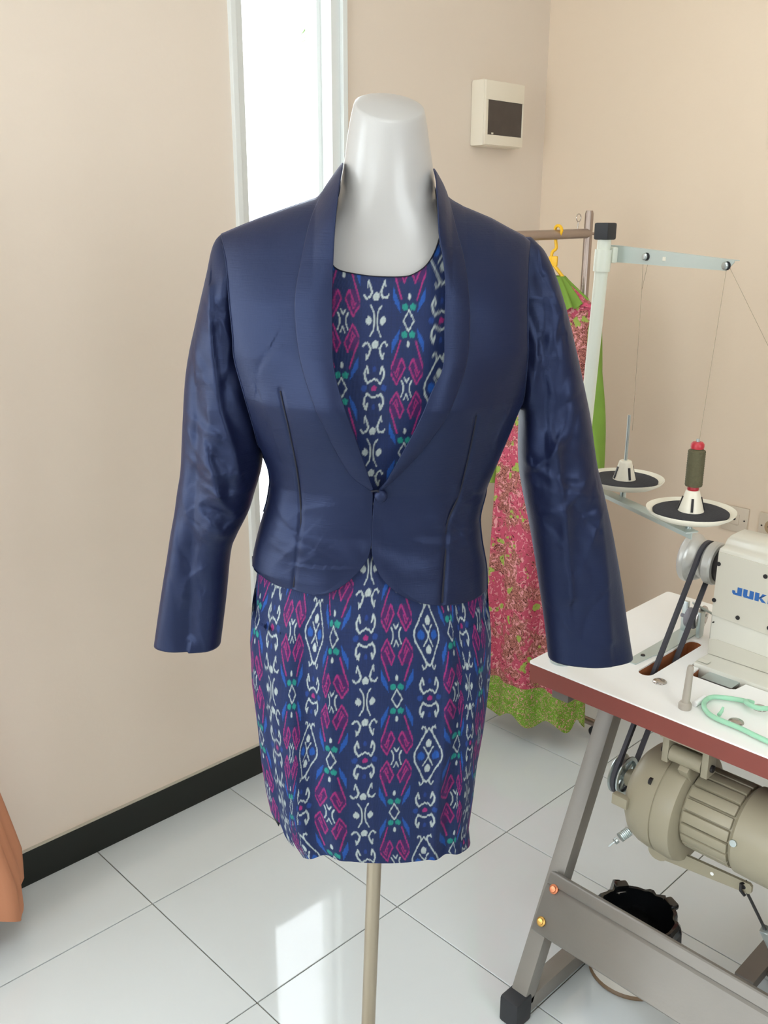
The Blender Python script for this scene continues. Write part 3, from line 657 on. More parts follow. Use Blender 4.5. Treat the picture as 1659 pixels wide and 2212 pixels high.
def coons(side, edge, hem, top, n, m_):
    S_ = [(p.x, p.y) for p in smoothline([(a, b, 0) for a, b in side[::-1]], m_)]
    E_ = [(p.x, p.y) for p in smoothline([(a, b, 0) for a, b in edge[::-1]], m_)]
    H_ = [(p.x, p.y) for p in smoothline([(a, b, 0) for a, b in hem], n)]
    T_ = [(p.x, p.y) for p in smoothline([(a, b, 0) for a, b in top], n)]
    rows = []
    for i in range(m_):
        v = i / (m_ - 1); row = []
        for j in range(n):
            u = j / (n - 1); p = []
            for k in range(2):
                p.append((1 - u) * S_[i][k] + u * E_[i][k] + (1 - v) * H_[j][k] + v * T_[j][k]
                         - ((1 - u) * (1 - v) * H_[0][k] + u * (1 - v) * H_[-1][k] + (1 - u) * v * T_[0][k] + u * v * T_[-1][k]))
            row.append(tuple(p))
        rows.append(row)
    return rows
def pd_np(X, Z, pts):
    best = np.full(X.shape, 9.0); sg = np.zeros(X.shape)
    for (ax, az), (bx, bz) in zip(pts, pts[1:]):
        dx, dz = bx - ax, bz - az; tt = np.clip(((X - ax) * dx + (Z - az) * dz) / (dx * dx + dz * dz + 1e-12), 0, 1)
        d = np.hypot(X - ax - tt * dx, Z - az - tt * dz); c = dx * (Z - az) - dz * (X - ax); m_ = d < best
        best = np.where(m_, d, best); sg = np.where(m_, np.sign(c), sg)
    return best * np.where(sg >= 0, 1, -1)
def crease_field(X, Z, folds):
    D = np.zeros(X.shape)
    for pts, amp, wd in folds:
        d = pd_np(X, Z, pts); w2 = np.where(d > 0, wd, wd * 2.6); q = np.abs(d) / w2
        D += amp * np.exp(-np.sqrt(q * q + .06))
    return D
def random_creases(rnd, n, xr, zr, ln, amp, slope):
    out = []
    for _ in range(n):
        x = rnd.uniform(*xr); z = rnd.uniform(*zr); a = rnd.choice(slope) + rnd.uniform(-.35, .35); L_ = rnd.uniform(*ln); b = a + rnd.uniform(-.6, .6)
        p0 = (x, z); p1 = (x + L_ * .5 * math.cos(a), z + L_ * .5 * math.sin(a)); p2 = (p1[0] + L_ * .5 * math.cos(b), p1[1] + L_ * .5 * math.sin(b))
        out.append(([p0, p1, p2], rnd.uniform(.5, 1) * amp * rnd.choice((1, 1, -1)), rnd.uniform(.003, .006)))
    return out
def panel(name, key, seamk):
    rows = coons(CV[key + '_side'], CV[key + '_edge'], CV[key + '_hem'], CV[key + '_top'], 110, 220); out = []
    rn = random.Random(5 if key == 'LP' else 8); sx = -1 if key == 'LP' else 1
    cr = random_creases(rn, 9, tuple(sorted((sx * .150, sx * .105))), (1.05, 1.15), (.025, .055), .0035, (.35, 2.75)) + random_creases(rn, 4, tuple(sorted((sx * .17, sx * .12))), (1.18, 1.32), (.03, .07), .003, (1.2, 1.9))
    cr += [([(sx * .165, 1.03), (sx * .115, 1.09)], .004, .006), ([(sx * .15, 1.11), (sx * .09, 1.085)], .003, .005)]
    CF = crease_field(np.array([[q[0] for q in r_] for r_ in rows]), np.array([[q[1] for q in r_] for r_ in rows]), cr)
    sm = CV[seamk]
    for i, row in enumerate(rows):
        r3 = []
        for j, (x, z) in enumerate(row):
            u = j / (len(row) - 1); v = i / (len(rows) - 1); fade = min(1, u * 8, (1 - u) * 12)
            d_ = abs(polydist(x, z, sm))
            y = jacket_y(x, z) + wrk(x, z, 1 if key == 'LP' else 2.3) * fade + .0022 * math.exp(-(d_ / .0035) ** 2) * fade
            y -= CF[i, j] * min(1, u * 6, (1 - u) * 8, v * 6)
            if key == 'LP' and z < 1.06: y -= .004 * math.exp(-((x + .085) / .03) ** 2)   # little flare under the waist
            r3.append(W(x, y, z))
        out.append(r3)
    return link(name, MB().grid(out), M['taf'], jk, 'all', solid=.0016)
panel('front_panel', 'LP', 'seamL'); panel('front_panel', 'RP', 'seamR')
# back panel, closes to the fronts along the side seams
zb0, rows = .985, []
sd = [p for p in CV['LP_side'] if True]; sr = CV['RP_side']
Ls = smoothline([(a, b, 0) for a, b in sd[::-1]], 70); Rs = smoothline([(a, b, 0) for a, b in sr[::-1]], 70)
for i in range(70):
    v = i / 69; row = []
    for j in range(60):
        u = j / 59; x = Ls[i].x * (1 - u) + Rs[i].x * u; z = Ls[i].y * (1 - u) + Rs[i].y * u
        zt_ = ip(x, SHX, SHZ); zt_ = min(zt_, 1.548 - .0 * abs(x)); z = z + v ** 3 * (zt_ - z) * math.sin(math.pi * u) ** .3 if 0 < j < 59 else z
        row.append(W(x, jacket_y(x, min(z, zt_ - .0005), False), z))
    rows.append(row)
link('back_panel', MB().grid(rows), M['taf'], jk, 'all', solid=.0016)
# side strips joining front and back panels
for line in (Ls, Rs):
    rows = []
    for p in line[:-2]:
        f_ = jacket_y(p.x, p.y); b_ = jacket_y(p.x, min(p.y, ip(p.x, SHX, SHZ) - .0005), False)
        rows.append([W(p.x, f_ + (b_ - f_) * k / 8, p.y) for k in range(9)])
    link('side_panel', MB().grid(rows), M['taf'], jk, 'all', solid=.0014)
# sleeves
def sleeve(rows_, folds, sgn, ycent, top):
    N = 130; n = 230; zt = rows_[0][0]
    cl = smoothline([(r_[1], r_[2], r_[0]) for r_ in rows_], n)
    X = np.zeros((n, N)); Y = np.zeros((n, N)); Z = np.zeros((n, N)); E = np.zeros((n, N)); Q = np.zeros((n, N))
    for i in range(n):
        l, r, z = cl[i]; c = (l + r) / 2; hx = (r - l) / 2; s_ = (zt - z)
        hy = .062 * max(0, min(1, s_ / .075)) ** .55 * ip(s_, [0, .2, .40, .52, .6], [1, 1, .84, .62, .55]) + .004
        el = ip(s_, [0, .06, .14, .30, .42, .6], [.5, 1, .7, 1.1, .5, .2])
        for k in range(N):
            th = 2 * math.pi * k / N; cs, sn = math.cos(th), math.sin(th)
            x = c + hx * math.copysign(abs(cs) ** .9, cs); X[i, k] = x; Z[i, k] = z; Y[i, k] = -hy * math.copysign(abs(sn) ** .85, sn)
            if sn > 0:
                E[i, k] = sn * max(0, min(1, s_ / .05))
                Q[i, k] = noise.noise(Vector((x * 20, z * 4.5, 5 * sgn))) * .005 + (abs(noise.noise(Vector((x * 30 + z * 9, z * 16 - x * 8, 9 * sgn)))) - .2) * .006 * el
    Y -= (Q + crease_field(X, Z, folds)) * E
    out = [[W(X[i, k], Y[i, k] + ycent, Z[i, k]) for k in range(N)] for i in range(n)]
    return link('sleeve', MB().grid(out, True), M['taf_s'], jk, 'all', solid=.0016)
rnd = random.Random(11)
fl_ = [(CV['fl1'], .014, .005), (CV['fl2'], -.017, .014), (CV['fl3'], .009, .005), (CV['fl4'], .008, .004), (CV['fl5'], .007, .005)]
fl_ += random_creases(rnd, 16, (-.27, -.19), (1.08, 1.27), (.03, .07), .0065, (.6, 2.4, -.5)) + random_creases(rnd, 7, (-.25, -.20), (1.30, 1.42), (.03, .07), .005, (1.4, 2.2)) + random_creases(rnd, 5, (-.31, -.25), (.92, 1.05), (.05, .1), .004, (1.4, 1.7))
sleeve(CV['SL'], fl_, 1, .012, 0)
fr_ = [(CV['fr1'], .013, .0045), (CV['fr2'], .012, .006), (CV['fr3'], .010, .007), (CV['fr4'], .008, .008), (CV['fr5'], -.014, .012)]
fr_ += random_creases(rnd, 12, (.19, .28), (1.08, 1.27), (.03, .07), .006, (.6, 2.4, -.5)) + random_creases(rnd, 8, (.19, .25), (1.28, 1.42), (.03, .08), .0055, (1.5, 1.9)) + random_creases(rnd, 6, (.25, .34), (.90, 1.08), (.06, .12), .004, (1.7, 1.9))
sleeve(CV['SR'], fr_, 2, .012, 0)
# shawl collar halves
def lapel(a, b, name):
    n = 120; A = smoothline([(p[0], p[1], 0) for p in CV[a]], n); B_ = smoothline([(p[0], p[1], 0) for p in CV[b]], n); rows = []
    for i in range(n):
        row = []; f = i / (n - 1)
        for j in range(26):
            u = j / 25; x = A[i].x * (1 - u) + B_[i].x * u; z = A[i].y * (1 - u) + B_[i].y * u
            off = .0035 + .0055 * math.sin(math.pi * min(1, u * .62 + .38)) * min(1, f * 6, (1 - f) * 9 + .15)
            row.append(W(x, jacket_y(x, z) - off + .0006 * noise.noise(Vector((x * 30, z * 12, 2))), z))
        rows.append(row)
    return link(name, MB().grid(rows), M['taf_l'], jk, 'all', solid=.0016)
lapel('LL_in', 'LL_out', 'lapel'); lapel('RL_in', 'RL_out', 'lapel')
rows = []                                                        # collar stand round the back of the neck
for i in range(12):
    v = i / 11; row = []
    for k in range(40):
        a = math.pi * k / 39; rx = .0615 + .020 * (1 - v) ** 1.5; cxn = -.007
        row.append(W(cxn - rx * math.cos(a), -.018 * (1 - math.sin(a)) + (.068 + .012 * (1 - v)) * math.sin(a), 1.526 + (.010 + .040 * math.sin(a) ** .5) * v + .006 * math.sin(a)))
    rows.append(row)
link('collar', MB().grid(rows), M['taf_l'], jk, 'all', solid=.002)
bx_, bz_ = CV['button'][0]; yb = jacket_y(bx_, bz_)
c_ = Vector(W(bx_, yb - .004, bz_)); ax_ = Vector(W(0, -1, 0)) - Vector(W(0, 0, 0))
link('button', MB().lathe(c_, ax_, [(.0001, .0065), (.004, .0062), (.0072, .0045), (.0086, .0018), (.0085, -.001), (.006, -.003)], 28), M['taf'], jk, 'all')
link('button_loop', MB().tube([W(x, jacket_y(x, z) - .006, z) for x, z in CV['loop']], .0013, 8), M['seam'], jk, True)
for k_ in ('seamL', 'seamR'):
    pts = [(p.x, p.y) for p in smoothline([(a, b, 0) for a, b in CV[k_]], 50)]
    link('seam', MB().tube([W(x, jacket_y(x, z) + wrk(x, z, 1 if k_ == 'seamL' else 2.3) + .0012, z) for x, z in pts], [.0009 + .0006 * (i / 49) for i in range(50)], 6), M['seam'], jk, True)

# ------------------------------------------------------------------ sewing table
TZ = .73; X0, X1, Y0, Y1 = .415, .917, -1.92, -.7205
tab = thing('sewing_table', 'white laminate sewing table with red-brown edge on a grey steel stand', 'table', (.665, -1.32, 0))
# tabletop with a belt slot and machine cut-out, built as slabs around the openings
def slot_outline(x0, x1, y0, y1, n=8):
    r = (y1 - y0) / 2; yc = (y0 + y1) / 2; o = []
    for k in range(n + 1): a = math.pi / 2 + math.pi * k / n; o.append((x0 + r + r * math.cos(a), yc + r * math.sin(a)))
    for k in range(n + 1): a = -math.pi / 2 + math.pi * k / n; o.append((x1 - r + r * math.cos(a), yc + r * math.sin(a)))
    return o
def slab(outer, holes, z0, z1, name, m, mside):
    bm = bmesh.new(); es = []
    for loop in [outer] + holes:
        vs = [bm.verts.new((x, y, z1)) for x, y in loop]; es += [bm.edges.new((vs[i], vs[(i + 1) % len(vs)])) for i in range(len(vs))]
    bmesh.ops.triangle_fill(bm, use_beauty=True, use_dissolve=False, edges=es, normal=(0, 0, 1))
    fs = bm.faces[:]
    g = bmesh.ops.extrude_face_region(bm, geom=fs)
    bmesh.ops.translate(bm, vec=(0, 0, z0 - z1), verts=[v for v in g['geom'] if isinstance(v, bmesh.types.BMVert)])
    bmesh.ops.recalc_face_normals(bm, faces=bm.faces)
    bm.verts.index_update(); bm.faces.ensure_lookup_table()
    mb = MB(); mb.v = [tuple(v.co) for v in bm.verts]; mb.f = [tuple(v.index for v in f.verts) for f in bm.faces]; bm.free()
    o = link(name, mb, m, tab)
    if mside is not None:
        o.data.materials.append(mside)
        for p in o.data.polygons:
            if abs(p.normal.z) < .5: p.material_index = 1
    return o
holeS = slot_outline(.520, .722, -.909, -.881)
holeM = [(.618, -.937), (.80, -.937), (.80, -1.42), (.618, -1.42)]
holeH = [(.583, -.957), (.6182, -.957), (.6182, -1.043), (.583, -1.038), (.580, -1.030), (.580, -.962)]
holeM2 = [(.618, -1.42), (.80, -1.42), (.80, -.937), (.618, -.937), (.618, -.953), (.590, -.955), (.581, -.962), (.581, -1.030), (.588, -1.038), (.618, -1.042)]
def rr(x0, x1, y0, y1, r=.012, n=5):
    o = []
    for cx_, cy_, a0 in ((x1 - r, y1 - r, 0), (x0 + r, y1 - r, 90), (x0 + r, y0 + r, 180), (x1 - r, y0 + r, 270)):
        for k in range(n + 1): a = math.radians(a0 + 90 * k / n); o.append((cx_ + r * math.cos(a), cy_ + r * math.sin(a)))
    return o
slab(rr(X0, X1, Y0, Y1, .006), [holeS, holeM2], TZ - .003, TZ, 'tabletop', M['lam'], M['lam'])
slab(rr(X0 + .0005, X1 - .0005, Y0 + .0005, Y1 - .0005, .006), [holeS, holeM2], TZ - .0375, TZ - .003, 'tabletop_core', M['edge'], M['edge'])
core = [o for o in tab.children if o.name.startswith('tabletop_core')][0]; core.data.materials.append(M['wood'])
for p in core.data.polygons:
    c = p.center + ROOTLOC[tab.name]
    if abs(p.normal.z) < .5 and X0 + .03 < c.x < X1 - .03 and Y0 + .03 < c.y < Y1 - .03: p.material_index = 2
# machine well (drip pan) below the cut-out
link('oil_pan', MB().span((.60, -1.43, .60), (.805, -.93, .605)).span((.60, -1.43, .605), (.604, -.93, TZ - .038)).span((.801, -1.43, .605), (.805, -.93, TZ - .038)).span((.6, -.934, .605), (.805, -.93, TZ - .038)).span((.6, -1.43, .605), (.805, -1.426, TZ - .038)), M['screw'], tab)
# domed head bolts on the top
for k in ('bolt1', 'bolt2', 'bolt3'):
    link('bolt', MB().lathe((P[k][0], P[k][1], TZ), (0, 0, 1), [(.0125, 0), (.0118, .0018), (.0085, .0036), (.004, .0044), (.0001, .0046)], 28), M['chrome'], tab, 'all')
# the two stand ends, K legs
def stand_end(yc):
    S_ = .02
    a = (.358, yc, .035); b = (.648, yc, .672)
    link('leg', MB().bar(a, b, .036, .036, (0, 1, 0), .003), M['steel_p'], tab, True)
    link('top_rail', MB().span((.425, yc - .018, .672), (.90, yc + .018, .692), .002), M['steel_d'], tab, True)
    link('foot_rail', MB().span((.350, yc - .018, .012), (.70, yc + .018, .048), .003), M['steel_p'], tab, True)
    for x in (.340, .700):
        link('rubber_foot', MB().span((x - .022, yc - .022, 0), (x + .026, yc + .022, .060), .006), M['black_r'], tab, True)
stand_end(-.787); stand_end(-1.80)
# sheet-steel cross panel bolted to both legs, with a rolled top lip and a pressed crease
def cross(x_, z_): return (x_, z_)
pr_ = [(.449, .289), (.433, .2985), (.430, .2965), (.4215, .2800), (.4232, .2765), (.4180, .2732), (.3845, .2085), (.3775, .1970), (.3800, .1925), (.392, .195)]
mb = MB(); rows = [[(x, y, z) for x, z in pr_] for y in (-.7885, -1.1, -1.5, -1.80)]
mb.grid(rows); link('cross_panel', mb, M['steel_p'], tab, True, solid=.0025, angle=20)
axn = Vector((-.87, 0, .48))
for (x, y, z), mm in (((.4180, -.8065, .2750), M['copper']), ((.3865, -.8035, .2165), M['brass']), ((.4205, -1.785, .2735), M['brass']), ((.3885, -1.785, .2155), M['brass'])):
    link('bolt', MB().lathe((x, y, z), axn, [(.0092, -.004), (.0092, .001), (.0062, .0022), (.0056, .0042), (.0001, .0048)], 20), mm, tab, True)
link('treadle', MB().box((.845, -1.27, .060), (.17, .34, .012), Matrix.Rotation(math.radians(-9), 3, 'Y'), .003), M['steel_d'], tab, True)
for y_ in (-1.10, -1.44): link('treadle_bracket', MB().span((.70, y_, .04), (.93, y_ + .04, .065), .002), M['steel_d'], tab, True)
# pull rod from clutch lever to treadle
rt, rb_ = Vector(P['rod0']), Vector((.70, -1.185, .09))
hook = [rt + Vector((0, -.004, -.018)), rt + Vector((-.004, .001, -.012)), rt + Vector((-.004, .003, .002)), rt + Vector((.0, .000, .008)), rt + Vector((.006, -.003, .002)), rt + Vector((.008, -.004, -.015))]
link('pull_rod', MB().tube(smoothline(hook + [V(rt, rb_, .12), V(rt, rb_, .5), rb_], 40), .0028, 10), M['screw'], tab, True)
p = V(rt, rb_, .42); link('rod_clamp', MB().bar(V(rt, rb_, .36), V(rt, rb_, .52), .016, .016, (0, 1, 0), .002), M['zinc'], tab, True)

# ------------------------------------------------------------------ motor
mx_, mz_ = .492, .535
mo = thing('clutch_motor', 'beige ribbed clutch motor hanging under the sewing table', 'motor', (mx_, -1.1, mz_))
R0 = .093
def mprof(pr): return MB().lathe((mx_, 0, mz_), (0, -1, 0), pr, 64)
link('end_bell', mprof([(.035, .925), (.052, .930), (.072, .938), (.086, .950), (.0935, .968), (.096, .985), (.0965, .999), (.0945, 1.000), (.0945, 1.002), (.097, 1.003), (.0985, 1.028), (.096, 1.036), (.085, 1.040)]), M['motor'], mo, True, angle=30)
mb = MB().lathe((mx_, 0, mz_ + .008), (0, -1, 0), [(.065, 1.030), (.0665, 1.042), (.0665, 1.128), (.071, 1.132), (.072, 1.140)], 64)
link('stator_body', mb, M['motor'], mo, True)
for k in range(20):
    a = 2 * math.pi * k / 20 + .1
    ca, sa = math.cos(a), math.sin(a); c = Vector((mx_ + .0665 * ca, -1.085, mz_ + .008 + .0665 * sa))
    x = Vector((ca, 0, sa)); z = Vector((0, 1, 0)); y = z.cross(x)
    link('cooling_rib', MB().box(c, (.012, .0188, .082), Matrix((x, y, z)).transposed(), .003), M['motor'], mo, True)
link('rear_housing', MB().lathe((mx_, 0, mz_ + .008), (0, -1, 0), [(.071, 1.130), (.0745, 1.134), (.0755, 1.16), (.0755, 1.24), (.072, 1.262), (.06, 1.275), (.0001, 1.278)], 64), M['motor'], mo, True, angle=30)
link('shaft_boss', mprof([(.014, .900), (.016, .903), (.020, .925), (.030, .932), (.036, .936)]), M['motor'], mo, True)
# mounting bracket to tabletop
h0 = Vector((.445, -1.005, .652)); h1 = Vector((.445, -1.062, .652))
mb = MB().tube([h0, h1], .0145, 20); link('hinge_barrel', mb, M['motor'], mo, True)
mb = MB()
for y in (-.998, -1.069):
    mb.span((.432, y - .006, .636), (.462, y + .006, TZ - .0375), .002)
mb.span((.425, -1.078, TZ - .046), (.60, -.990, TZ - .0375), .001); link('mount_bracket', mb, M['motor'], mo, True)
link('hinge_arm', MB().bar((.447, -1.033, .648), (.475, -1.033, .612), .045, .018, (0, 1, 0), .002), M['motor'], mo, True)
for q, ax in (((.445, -.989, .652), (0, 1, 0)), ((.445, -1.077, .652), (0, -1, 0)), ((mx_ - .072, -.984, mz_ + .062), (0, 1, 0))):
    link('bolt', MB().lathe(q, ax, [(.0065, -.003), (.0065, .002), (.004, .003)], 10), M['screw'], mo)
def on_drum(r, deg, y): a = math.radians(deg); return Vector((mx_ + r * math.cos(a), y, mz_ + r * math.sin(a)))
lg = on_drum(.094, 165, -.95); link('cast_lug', MB().box((.405, -.940, .545), (.014, .03, .020), None, .002), M['motor'], mo, True)
q = Vector(P['mscrew']); dd = (q - Vector((mx_, q.y, mz_))).normalized(); link('screw', MB().lathe(Vector((mx_, q.y, mz_ + .008)) + dd * .0750, dd, [(.0062, 0), (.0058, .0022), (.0001, .0026)], 14), M['zinc'], mo, True)
w0 = Vector((.425, -.950, .478)); w1 = Vector((.392, -.938, .462)); d_ = (w1 - w0).normalized()
link('spring_screw', MB().lathe(w0, d_, [(.0075 + (.0012 if k % 2 else 0), .0 + k * .0016) for k in range(14)], 16), M['zinc'], mo, True)
c = w0 + d_ * .027
mb = MB().lathe(c, d_, [(.0055, 0), (.0055, .006)], 12)
for s in (1, -1): mb.bar(c + d_ * .004, c + d_ * .010 + Vector((0, -.6 * s, .8 * s)) * .013, .003, .007, d_, .001)
link('wing_nut', mb, M['zinc'], mo, True)
# clutch lever
a_, b_ = Vector((.470, -.990, .432)), Vector((.470, -1.152, .447))
dirv = (b_ - a_).normalized(); up_ = Vector((-.1, 0, 1)).normalized(); hw = .0105
mb = MB().prism([a_ + up_ * hw * 1.6, b_ + up_ * hw, b_ + dirv * .004 + up_ * hw * .6, b_ + dirv * .004 - up_ * hw * .6, b_ - up_ * hw, a_ - up_ * hw * 1.4], (.006, 0, 0))
link('clutch_lever', mb, M['motor'], mo)
mb = MB().tube([(.462, -.99, .437), (.50, -.985, .440)], .019, 20); link('lever_boss', mb, M['motor'], mo, True)
for tt, r in ((.6, .0032), (.94, .0042)):
    p = V(a_, b_, tt); link('lever_hole', MB().lathe(p + Vector((-.0006, 0, 0)), (1, 0, 0), [(r, 0), (r, .007)], 14), M['screw'] if tt > .9 else M['chalk'], mo)
# motor pulley with spoked face
pc = Vector((mx_, -.892, mz_))
link('motor_pulley', MB().lathe((mx_, 0, mz_), (0, -1, 0), [(.0300, .879), (.0365, .880), (.0375, .882), (.0310, .888), (.0310, .892), (.0375, .898), (.0365, .900), (.0300, .900)], 44, False), M['zinc'], mo, True)
mb = MB()
for k in range(5):
    a = 2 * math.pi * k / 5 + .5; mb.bar(pc + Vector((math.cos(a), 0, math.sin(a))) * .008, pc + Vector((math.cos(a), 0, math.sin(a))) * .0315, .010, .006, (0, 1, 0), .001)
link('pulley_spokes', mb, M['zinc'], mo, True)
link('pulley_hub', MB().lathe((mx_, 0, mz_), (0, -1, 0), [(.011, .876), (.011, .905)], 20), M['zinc'], mo, True)

# ------------------------------------------------------------------ sewing machine head
ma = thing('sewing_machine', 'cream industrial sewing machine with blue lettering on white table', 'sewing machine', (.72, -1.15, TZ))
link('bed', MB().span((.6205, -1.415, .695), (.797, -.9395, .7365), .004), M['cream'], ma, True)
mb = MB()
pf = [(.674, .737), (.674, .9405), (.678, .9455), (.694, .9475), (.703, .9575), (.716, .9610), (.765, .9610), (.778, .954), (.782, .94), (.782, .737)]
mb.prism([(x, -.9385, z) for x, z in pf], (0, -.200, 0)); link('pillar', mb, M['cream'], ma, True, angle=50).modifiers.new('bev', 'BEVEL').width = .003
pf2 = [(.678, .86), (.674, .9405), (.678, .9455), (.694, .9475), (.703, .9575), (.716, .9610), (.765, .9610), (.778, .954), (.782, .94), (.782, .86)]
link('arm', MB().prism([(x, -1.1385, z) for x, z in pf2], (0, -.24, 0)), M['cream'], ma, True, angle=50)
link('head', MB().span((.672, -1.45, .795), (.784, -1.378, .966), .008), M['cream'], ma, True)
link('needle_bar', MB().tube([(.728, -1.414, .80), (.728, -1.414, .748)], .004, 10), M['chrome'], ma, True)
link('presser_foot', MB().span((.715, -1.423, .7365), (.741, -1.405, .744), .001), M['chrome'], ma)
# cover plate with its screws
link('cover_plate', MB().prism([(.6715, -.9405, .9385), (.6715, -1.06, .9345), (.6715, -1.06, .809), (.6715, -.9405, .8165)], (.004, 0, 0)), M['cream_d'], ma)
link('lower_step', MB().prism([(.6725, -.9405, .7665), (.6725, -.955, .7700), (.6725, -1.12, .7640), (.6725, -1.12, .7375), (.6725, -.9405, .7375)], (.004, 0, 0)), M['cream_d'], ma)
for k in range(5):
    q = P['scr%d' % k]; r = .0040 if k < 4 else .0014
    link('screw', MB().lathe((.6716, q[1], q[2]), (-1, 0, 0), [(r, -.002), (r, .0015), (r * .6, .0018), (.0001, .0008)], 16), M['screw'], ma, True)
link('screw', MB().lathe((.6716, -1.048, .8235), (-1, 0, 0), [(.004, -.002), (.004, .0015), (.0001, .0008)], 16), M['screw'], ma, True)
# lettering J U K I, raised enamel print
def letter(polys, s0, zb, h):
    mb = MB()
    for poly in polys: mb.prism([(.6712, s0 - a * h, zb + b * h) for a, b in poly], (.0006, 0, 0))
    return mb
LJ = [[(-.05, .28), (.42, .28), (.42, .62), (.22, .62), (.22, .52), (-.05, .46)][::1], [(.42, .0), (1.0, .0), (1.12, .28), (.42, .28)], [(.55, .28), (1.12, .28), (1.12, 1.0), (.55, 1.0)]]
LJ = [[(-.05, .22), (.12, 0), (.55, 0), (.55, .28), (.32, .28), (.32, .5), (-.05, .5)], [(.55, 0), (1.12, 0), (1.12, 1), (.55, 1)]]
LU = [[(0, .2), (.12, 0), (.5, 0), (.5, 1), (0, 1)], [(.5, 0), (.75, 0), (.75, .26), (.5, .26)], [(.75, 0), (1.25, 0), (1.25, 1), (.75, 1)]]
LK = [[(0, 0), (.5, 0), (.5, 1), (0, 1)], [(.5, .38), (.85, 1), (1.35, 1), (.78, .5), (.5, .5)], [(.5, .5), (.78, .5), (1.4, 0), (.85, 0), (.5, .40)]]
LI = [[(0, 0), (.5, 0), (.5, 1), (0, 1)]]
hL = .0155; s_ = -.9745; zb_ = .8665
for polys, wd in ((LJ, 1.12), (LU, 1.25), (LK, 1.4), (LI, .5)):
    link('lettering', letter(polys, s_, zb_ - (-.9745 - s_) * .0, hL), M['blue_l'], ma); s_ -= (wd + .14) * hL
# hand wheel: outer flange, belt groove, inner ring
wc = Vector((.72, 0, .8965))
link('hand_wheel', MB().lathe((.72, 0, .8965), (0, -1, 0), [(.012, .858), (.034, .856), (.043, .857), (.0465, .860), (.0475, .864), (.0470, .871), (.0440, .8735), (.0425, .876), (.0400, .883), (.0335, .891), (.0335, .898), (.0385, .9025), (.0405, .905), (.041, .918), (.0385, .9215), (.030, .923)], 60), mat('satin_wheel_metal', (190, 190, 186), .32, metal=.35), ma, True, angle=30)
link('wheel_hub', MB().lathe((.72, 0, .8965), (0, -1, 0), [(.030, .92), (.033, .924), (.033, .940)], 40), M['screw'], ma, True)
link('tension_tab', MB().span((.628, -.963, .738), (.6415, -.942, .7385)), M['cream'], ma)
# hinge plate in the cut-out at the back of the bed
link('hinge', MB().span((.589, -1.030, .7235), (.622, -.972, .7285), .001).span((.589, -1.030, .720), (.593, -.972, .7275), .001), M['zinc'], ma, True)
# belt
bt = thing('drive_belt', 'black rubber drive belt running from hand wheel through table slot to motor', 'belt', (.605, -.8925, .73))
c1 = Vector((.72, 0, .8965)); c2 = Vector((mx_, 0, mz_)); r1, r2 = .0365, .0335
dv = c2 - c1; Dd = dv.length; e = dv / Dd; nrm = Vector((e.z, 0, -e.x))
ph = math.asin((r1 - r2) / Dd)
path = []
def arc(c, r, a0, a1, n): return [c + Vector((math.cos(a0 + (a1 - a0) * k / n), 0, math.sin(a0 + (a1 - a0) * k / n))) * r for k in range(n + 1)]
base = math.atan2(e.z, e.x)
for p in arc(c1, r1, base + math.pi / 2 - ph, base + math.pi * 1.5 + ph, 30): path.append((p.x, -.8945, p.z))
for p in arc(c2, r2, base - math.pi / 2 + ph, base + math.pi / 2 - ph, 30): path.append((p.x, -.8905, p.z))
rows = []; N_ = len(path)
for i in range(N_):
    a = Vector(path[i - 1]); b = Vector(path[(i + 1) % N_]); p = Vector(path[i]); tg = (b - a).normalized(); n_o = tg.cross(Vector((0, 1, 0))).normalized()
    rows.append([p + Vector((0, yy, 0)) + n_o * oo for yy, oo in ((-.0052, .0025), (.0052, .0025), (.0035, -.0035), (-.0035, -.0035))])
rows.append(rows[0])
link('belt_loop', MB().grid(rows, True), M['belt'], bt, True, angle=50)

# ------------------------------------------------------------------ bobbin winder on the table beyond the belt
bw = thing('bobbin_winder', 'metal bobbin winder with grey pulley on long plate, behind drive belt', 'bobbin winder', (.70, -.862, TZ))
link('base_plate', MB().prism([(.545, -.846, .7325), (.545, -.866, .7325), (.60, -.870, .7325), (.62, -.878, .7325), (.765, -.878, .7325), (.79, -.862, .7325), (.765, -.842, .7325), (.66, -.846, .7325)], (0, 0, -.0025)), M['arm_w'], bw)
link('screw', MB().lathe((.585, -.857, .7325), (0, 0, 1), [(.0045, 0), (.0038, .002), (.0001, .0022)], 12), M['screw'], bw, True)
link('post', MB().span((.742, -.858, .7325), (.750, -.846, .795), .001).span((.732, -.892, .7325), (.750, -.884, .785), .001), M['zinc'], bw, True)
link('winder_pulley', MB().lathe((.742, -.852, .765), (0, -1, 0), [(.004, -.006), (.004, .006), (.019, .008), (.020, .010), (.020, .024), (.019, .026), (.006, .027), (.006, .036)], 32), mat('grey_wheel', (128, 126, 134), .5), bw, True)
mb = MB().lathe((.752, -.893, .768), (0, -1, 0), [(.006, -.010), (.024, -.0095), (.024, -.0075), (.006, -.007)], 30); link('guide_disc', mb, M['chrome'], bw, True)
for k in range(6):
    a = k * 1.047; link('disc_hole', MB().lathe((.752 + .0165 * math.cos(a), -.8805, .768 + .0165 * math.sin(a)), (0, -1, 0), [(.0032, 0), (.0032, .007)], 10), M['chalk'], bw)
link('lever', MB().bar((.735, -.870, .80), (.765, -.905, .775), .006, .004), M['zinc'], bw, True)

